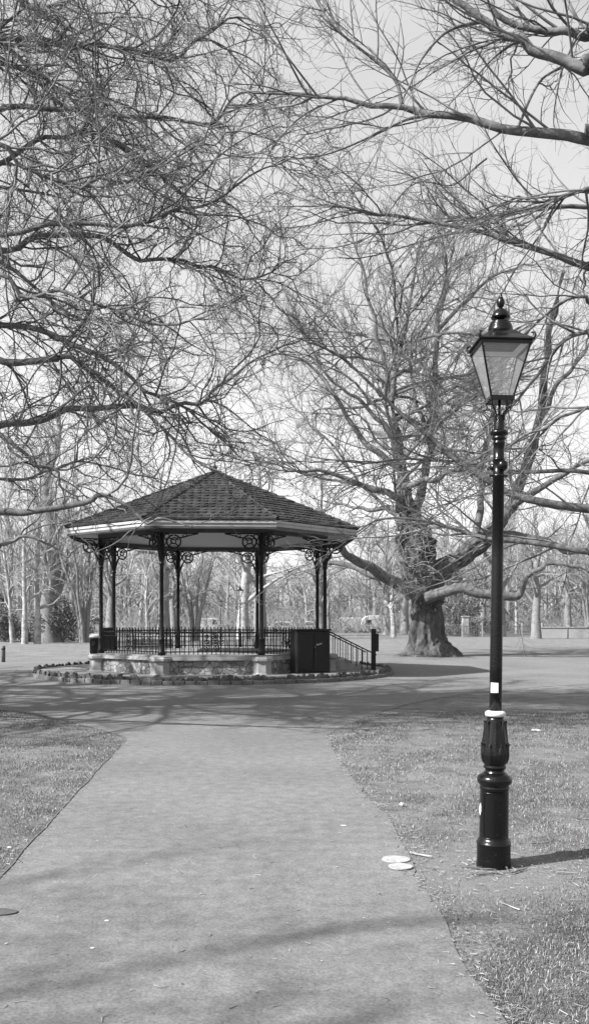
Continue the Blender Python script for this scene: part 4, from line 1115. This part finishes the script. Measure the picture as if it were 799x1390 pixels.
# distant wood: one mass
def wood():
    rng = np.random.default_rng(77); V = []; Q = []
    spots = []
    for i in range(155):
        Y = rng.uniform(122, 185); px = -60 + 920 * (i + rng.random()) / 155; h = rng.uniform(11, 17)
        if 350 < px < 480: h *= .62
        if px < 130 or px > 540: h *= 1.15
        spots.append(((px - CX) * Y / F, Y, h))
    lim = []
    for x, y, h in spots:
        T, TR = resample([(x, y, 0), (x + rng.normal() * .4, y, h * .4), (x + rng.normal() * .8, y, h * .95)], [.35, .22, .04], 12)
        v, f = tube_arrays(T[None], TR[None], 6); V.append(v); Q.append(f)
        nl = 22; u = .12 + .85 * rng.random(nl); p = np.stack([np.interp(u * 12, np.arange(13), T[:, k]) for k in range(3)], 1)
        az = rng.random(nl) * 2 * pi; e = np.radians(rng.uniform(10, 60, nl))
        d = np.stack([np.cos(az) * np.cos(e), np.sin(az) * np.cos(e), np.sin(e)], 1)
        P, R = grow(p, d, h * .42 * (1.1 - .7 * u), np.full(nl, .08), np.full(nl, .03), 8, .12, .02, rng)
        v, f = tube_arrays(P, R, 4); V.append(v); Q.append(f)
        lim.append((P, R))
    P = np.concatenate([a for a, b in lim]); R = np.concatenate([b for a, b in lim])
    for lv in (dict(dens=1.5, ln=(.8, 2.6), r=.032, n=4), dict(dens=1.7, ln=(.6, 1.5), r=.022, n=3)):
        p, d, l, r = spawn(P, R, lv['dens'], .1, (22, 65), lv['ln'], rng)
        P, R = grow(p, d, l, np.full(len(p), lv['r']), np.full(len(p), lv['r'] * .7), lv['n'], .15, .02, rng)
        v, f = tube_arrays(P, R, 3); V.append(v); Q.append(f)
    # undergrowth
    n = 18000; Y = rng.uniform(112, 170, n); px = rng.uniform(-60, 860, n)
    p = np.stack([(px - CX) * Y / F, Y, rng.random(n) * .5], 1); d = rng.normal(size=(n, 3)); d[:, 2] = np.abs(d[:, 2]) + .6
    P, R = grow(p, d, rng.uniform(1, 4.2, n), np.full(n, .03), np.full(n, .02), 4, .2, .02, rng)
    v, f = tube_arrays(P, R, 3); V.append(v); Q.append(f)
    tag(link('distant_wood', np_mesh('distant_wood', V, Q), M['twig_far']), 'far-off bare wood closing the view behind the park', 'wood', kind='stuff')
wood()

def leaves(c, rad, n, size, seed, clumps=9):
    rng = np.random.default_rng(seed)
    cc = rng.normal(size=(clumps, 3)) * np.array(rad) * .5; cs = rng.uniform(.3, .55, clumps)
    k = rng.integers(0, clumps, n); q = unit(rng.normal(size=(n, 3))) * (rng.random(n) ** .45)[:, None]
    p = np.array(c) + cc[k] + q * np.array(rad) * cs[k][:, None]
    p[:, 2] = np.maximum(p[:, 2], .02)
    a = unit(rng.normal(size=(n, 3))); b = unit(np.cross(a, rng.normal(size=(n, 3)))); s = size * rng.uniform(.5, 1.3, n)[:, None]
    v = np.stack([p - a * s, p + b * s * .5, p + a * s, p - b * s * .5], 1).reshape(-1, 3)
    f = np.arange(n * 4).reshape(n, 4)
    return v, f
def shrub(name, px, Y, rad, n, size, label, seed, m='leaf'):
    x = (px - CX) * Y / F
    root = empty(name, (x, Y, 0), label, 'shrub')
    v, f = leaves((0, 0, rad[2] * .75), rad, n, size, seed); link('foliage', np_mesh('foliage', [v], [f], False), M[m], root)
    rg = np.random.default_rng(seed); n_ = 9
    P, R = grow(np.zeros((n_, 3)), np.stack([rg.normal(size=n_) * .5, rg.normal(size=n_) * .5, np.ones(n_)], 1), np.full(n_, rad[2] * 1.3), np.full(n_, .05), np.full(n_, .02), 5, .1, .02, rg)
    v, f = tube_arrays(P, R, 4); link('stems', np_mesh('stems', [v], [f]), M['bark'], root)
shrub('evergreen_shrub', 86, 66, (1.2, 1.2, 2.0), 3500, .10, 'dark evergreen shrub at the foot of the massive upright tree', 1)
shrub('evergreen_shrub', 6, 68, (1.8, 1.6, 1.8), 3500, .11, 'dark evergreen shrub cut by the left edge of the picture', 2)
shrub('hedge_bush', 646, 92, (1.7, 1.2, 1.6), 3000, .12, 'dark clipped bush beside the brick gate pier', 3)
shrub('ivy_thicket', 617, 95, (2.0, 1.6, 3.6), 5000, .12, 'tall ivy thicket climbing beside the gate pier', 4)
shrub('low_shrub', 40, 70, (3.0, 1.5, 1.1), 2500, .12, 'low scrubby shrub under the slender trees at far left', 5, 'leaf_pale')
shrub('low_shrub', 100, 70, (2.2, 1.2, 1.0), 2000, .12, 'low scrubby shrub behind the many-stemmed tree', 6, 'leaf_pale')

# ------------------------------------------------------------------ far lamps, wall, fence, pier, vehicles
for px, Y, lab in ((326, 55, 'nearer of two small lamps seen through the bandstand, in front of the pale plane tree'), (299.5, 88, 'farther and smaller of two lamps seen through the bandstand')):
    o = copy_tree(lamp0); o.location = ((px - CX) * Y / F, Y, 0); o.rotation_euler = (0, 0, .3); o['label'] = lab; o['group'] = 'lamps in the distance'

def far_wall():
    Y = 84; x0 = (733 - CX) * Y / F; x1 = (880 - CX) * Y / F
    root = empty('low_wall', (x0, Y, 0), 'long low pale wall with coping at the right beyond the lawn', 'wall')
    MB().box(((x1 - x0) / 2, 0, .45), (x1 - x0, .3, .9)).build('wall', M['wall'], root)
    MB().box(((x1 - x0) / 2, 0, .95), (x1 - x0 + .1, .42, .1), bev=.02).build('coping', M['coping'], root)
far_wall()
def far_fence():
    Y = 88; x0 = (600 - CX) * Y / F; x1 = (735 - CX) * Y / F
    root = empty('paling_fence', (x0, Y, 0), 'pale open railing fence running between the gate pier and low wall', 'fence')
    L_ = x1 - x0; n = int(L_ / .16); m = MB()
    for i in range(n):
        m.box((L_ * i / n, 0, .58), (.045, .025, 1.1))
    m.build('palings', M['wood'], root)
    m = MB()
    for z in (.25, 1.0): m.box((L_ / 2, .04, z), (L_, .05, .06))
    m.build('rails', M['wood'], root)
    for i in range(6):
        MB().box((L_ * i / 5, .05, .65), (.14, .12, 1.35), bev=.02).build('post', M['wall'], root)
far_fence()
def pier(px, Y):
    x = (px - CX) * Y / F
    root = empty('gate_pier', (x, Y, 0), 'square brick gate pier beside the dark bush beyond the lawn', 'gate pier')
    MB().box((0, 0, .95), (.6, .6, 1.9), bev=.02).build('shaft', M['brick'], root)
    MB().box((0, 0, 1.96), (.76, .76, .12), bev=.03).build('cap', M['coping'], root)
pier(631, 90)
def pole(px, Y):
    x = (px - CX) * Y / F
    root = empty('wooden_post', (x, Y, 0), 'thin wooden post standing in front of the low pale wall', 'post')
    MB().lathe([(.06, -.05), (.055, 1.3), (.04, 1.36)], 8).build('shaft', M['wood'], root)
    MB().box((0, -.062, 1.1), (.18, .02, .22)).build('plate', M['grey_gloss'], root)
pole(770, 80)

def vehicle(name, px, Y, L_, H, prof, wins, label, cat, paint, wheels, rz=0):
    x = (px - CX) * Y / F
    root = empty(name, (x, Y, 0), label, cat, rot=(0, 0, rz))
    Wd = 1.8; vs = []; n = len(prof)
    for y, s in ((-Wd / 2, .96), (-Wd / 2 + .08, 1), (Wd / 2 - .08, 1), (Wd / 2, .96)):
        for (u, z) in prof: vs.append(((u - .5) * L_ * s, y, .28 + (z * H - .28) * (s if z > .5 else 1)))
    fs = []
    for k in range(3):
        for i in range(n):
            j = (i + 1) % n; fs.append((k * n + i, k * n + j, (k + 1) * n + j, (k + 1) * n + i))
    fs.append(tuple(range(n - 1, -1, -1))); fs.append(tuple(range(3 * n, 4 * n)))
    MB().add(vs, fs).build('body', M[paint], root)
    for poly in wins:
        for side in (-1, 1):
            m = MB(); q = [((u - .5) * L_ * .96, side * (Wd / 2 + .004), .28 + (z * H - .28) * .96) for u, z in poly]; q2 = [(a, b - side * .02, c) for a, b, c in q]
            k = len(q); m.add(q + q2, [tuple(range(k)), tuple(range(2 * k - 1, k - 1, -1))] + [(i, (i + 1) % k, k + (i + 1) % k, k + i) for i in range(k)]); m.build('window', M['dark_glass'], root)
    for u in wheels:
        for side in (-1, 1):
            m = MB(); r = .32; ring = []
            n_ = 16; vs = [((u - .5) * L_ + r * cos(2 * pi * i / n_), side * (Wd / 2 - .1) + q, r + r * sin(2 * pi * i / n_)) for q in (-.11, .112) for i in range(n_)]
            m.add(vs, [tuple(range(n_)), tuple(range(2 * n_ - 1, n_ - 1, -1))] + [(i, (i + 1) % n_, n_ + (i + 1) % n_, n_ + i) for i in range(n_)]); w_ = m.build('wheel', M['tyre'], root)
            m = MB(); vs = [((u - .5) * L_ + .19 * cos(2 * pi * i / n_), side * (Wd / 2 + .018), r + .19 * sin(2 * pi * i / n_)) for i in range(n_)] + [((u - .5) * L_, side * (Wd / 2 + .03), r)]
            m.add(vs, [(i, (i + 1) % n_, n_) for i in range(n_)]); m.build('hub', M['grey_gloss'], w_)
car = [(0, .2), (0, .45), (.03, .58), (.14, .62), (.24, .92), (.32, 1), (.62, 1), (.74, .92), (.86, .63), (.97, .57), (1, .42), (1, .2)]
cw = [[(.2, .64), (.28, .92), (.5, .93), (.5, .64)], [(.52, .64), (.52, .93), (.68, .91), (.8, .64)]]
van = [(0, .14), (0, .9), (.02, .98), (.06, 1), (.72, 1), (.78, .96), (.88, .56), (.98, .48), (1, .4), (1, .14)]
vw = [[(.68, .58), (.68, .9), (.77, .9), (.85, .58)]]
cvn = [(.02, .16), (0, .45), (.05, .8), (.14, .96), (.25, 1), (.78, 1), (.9, .94), (.98, .78), (1, .5), (.96, .16)]
cvw = [[(.12, .5), (.14, .78), (.3, .78), (.3, .5)], [(.62, .5), (.62, .78), (.84, .78), (.86, .5)]]
vehicle('caravan', 512, 116, 4.4, 2.2, cvn, cvw, 'rounded white touring caravan parked beyond the lawn left of the old tree', 'caravan', 'white_gloss', [.5])
vehicle('van', 483, 120, 4.4, 1.95, van, vw, 'white van parked left of the caravan beyond the lawn', 'van', 'white_gloss', [.2, .8])
vehicle('parked_car', 384, 118, 4.1, 1.45, car, cw, 'pale car parked far off, seen between the bandstand columns', 'car', 'white_gloss', [.2, .8])
vehicle('parked_car', 425, 122, 4.2, 1.5, car, cw, 'grey car parked far off just above the black steel cabinet', 'car', 'grey_gloss', [.2, .8])
vehicle('van', 281, 118, 4.6, 1.9, van, vw, 'white van far off, seen through the middle of the bandstand railing', 'van', 'white_gloss', [.2, .8])

# ------------------------------------------------------------------ thin haze over the park
hm = MB(); hm.box((0, 20, 14.5), (800, 800, 31))
m = bpy.data.materials.new('haze'); m.use_nodes = True; nt = m.node_tree; nt.nodes.clear()
pv = nt.nodes.new('ShaderNodeVolumePrincipled'); pv.inputs['Color'].default_value = grey(.95); pv.inputs['Density'].default_value = HAZE; pv.inputs['Anisotropy'].default_value = .3
mo = nt.nodes.new('ShaderNodeOutputMaterial'); nt.links.new(pv.outputs['Volume'], mo.inputs['Volume'])
if HAZE > 0: tag(hm.build('haze', m), kind='stuff')
# ------------------------------------------------------------------ small things on the ground
def disc(name, px, py, rx, ry, m, label, cat, z=.010, seed=0):
    x, y = G(px, py); r = random.Random(seed); n = 28
    ring = [(rx * cos(2 * pi * i / n) * r.uniform(.97, 1.03), ry * sin(2 * pi * i / n) * r.uniform(.97, 1.03)) for i in range(n)]
    mm = MB(); mm.prism(ring, .0, .006)
    return tag(mm.build(name, m, None, (x, y, z - .002)), label, cat)
disc('cover_disc', 537, 1168.5, .094, .088, M['cover'], 'farther of two overlapping pale round marker plates on the path', 'marker plate', seed=1)
disc('cover_disc', 543, 1179, .078, .075, M['cover'], 'nearer and smaller of two pale round marker plates on the path', 'marker plate', z=.0135, seed=2)
disc('manhole_cover', -8, 1240.5, .13, .06, M['manhole'], 'dark iron cover in the path at the left edge of the picture', 'manhole cover', seed=3)
def crumple(px, py, s, label, name='paper_scrap', flat=.5, seed=1, z=0):
    x, y = G(px, py); r = random.Random(seed); m = MB(); n = 9; prof = []
    vs = []; 
    for k in range(6):
        ph = -pi / 2 + pi * k / 5
        for i in range(n):
            a = 2 * pi * i / n; q = s * r.uniform(.7, 1.15); vs.append((q * cos(ph) * cos(a) * 1.3, q * cos(ph) * sin(a), max(0, s * flat * (1 + sin(ph))) * r.uniform(.8, 1.1)))
    fs = [(k * n + i, k * n + (i + 1) % n, (k + 1) * n + (i + 1) % n, (k + 1) * n + i) for k in range(5) for i in range(n)]
    m.add(vs, fs); tag(m.build(name, M['litter'], None, (x, y, z + .004)), label, 'litter')
crumple(727, 993, .055, 'crumpled white paper scrap on the shaded lawn right of the lamp', flat=.3, seed=3)
crumple(545, 1095, .020, 'small white ball of litter on the lawn near the path edge', 'litter_ball', .8, 4)
crumple(145, 1252, .012, 'tiny white scrap lying on the near path', flat=.15, seed=5, z=.004)
crumple(126, 1289, .010, 'tiny torn white scrap on the path below the other scrap', flat=.12, seed=6, z=.004)
crumple(466, 1122, .022, 'flattened pale paper scrap on the path edge left of the lamp', flat=.05, seed=7, z=.004)
crumple(13, 1152, .016, 'tiny white scrap on the left lawn beside the timber edging', flat=.4, seed=8)
def stick(px, py, L_, az, r, m, label, name='fallen_stick', fork=False, seed=0):
    x, y = G(px, py); rg = random.Random(seed); pts = []; 
    for i in range(6):
        t = i / 5 - .5; pts.append((L_ * t * cos(az) + rg.uniform(-.02, .02) * L_, L_ * t * sin(az) + rg.uniform(-.02, .02) * L_, r + .004 + rg.uniform(0, .006)))
    mm = MB(); mm.tube(pts, [r, r, r * .9, r * .85, r * .7, r * .4], 6)
    if fork:
        p = pts[2]; mm.tube([p, (p[0] + .25 * L_ * cos(az + .7), p[1] + .25 * L_ * sin(az + .7), r + .01)], [r * .6, r * .3], 5)
    tag(mm.build(name, m, None, (x, y, 0)), label, 'stick')
stick(571, 1163, .17, radians(-40), .008, M['bark_pale'], 'pale broken stick on the lawn edge beside the marker plates', seed=1)
stick(648, 1181, .22, radians(-20), .006, M['stick_dark'], 'dark crooked stick lying left of the lamp pedestal', fork=True, seed=2)
stick(672, 1188, .30, radians(8), .005, M['stick_dark'], 'long dark stick lying in front of the lamp pedestal', fork=True, seed=3)
stick(705, 1184, .16, radians(40), .006, M['stick_dark'], 'short dark stick right of the lamp pedestal', fork=True, seed=4)
stick(768, 1187, .14, radians(3), .005, M['stick'], 'small brown stick below the lamp shadow', seed=5)
stick(690, 1232, .17, radians(120), .004, M['bark_pale'], 'thin pale straw lying on the near right lawn', 'straw', seed=6)
stick(735, 1146, .18, radians(20), .004, M['stick_dark'], 'thin dark twig behind the lamp shadow', seed=7)
# leaf and twig crumbs scattered on lawn and path
def crumbs():
    rng = np.random.default_rng(9); V = []; Q = []
    n = 900; Y = 3.2 * (16 / 3.2) ** rng.random(n); x = (rng.random(n) - .5) * .68 * Y
    nl = 260; a = rng.random(nl) * 2 * pi; rr = .13 + .5 * rng.random(nl) ** 1.5
    x = np.concatenate([x, LAMP[0] + rr * np.cos(a) * 1.2]); Y = np.concatenate([Y, LAMP[1] - .05 + rr * np.sin(a)]); n = len(x)
    ed = np.array(right_edge + left_edge); ed = ed[(ed[:, 1] < 16)]; kk = rng.integers(0, len(ed), 1500); qq = ed[kk] + rng.normal(size=(1500, 2)) * .06
    x = np.concatenate([x, qq[:, 0]]); Y = np.concatenate([Y, qq[:, 1]]); n = len(x)
    keep = ~in_path(x, Y) | (rng.random(n) < .35); x = x[keep]; Y = Y[keep]; n = len(x)
    az = rng.random(n) * 2 * pi; l = rng.uniform(.008, .05, n); P0 = np.stack([x, Y, np.full(n, .011)], 1)
    d = np.stack([np.cos(az), np.sin(az), rng.uniform(-.02, .25, n)], 1)
    P, R = grow(P0, d, l, rng.uniform(.0012, .004, n), np.full(n, .0012), 3, .2, -.02, rng)
    P[:, :, 2] = np.maximum(P[:, :, 2], .009)
    v, f = tube_arrays(P, R, 3)
    tag(link('twig_litter', np_mesh('twig_litter', [v], [f]), M['stick']), 'scattered crumbs of twigs and dead leaves on the lawn and path', 'litter', kind='stuff')
crumbs()
print('tris', sum(len(o.data.polygons) for o in bpy.data.objects if o.type == 'MESH'))
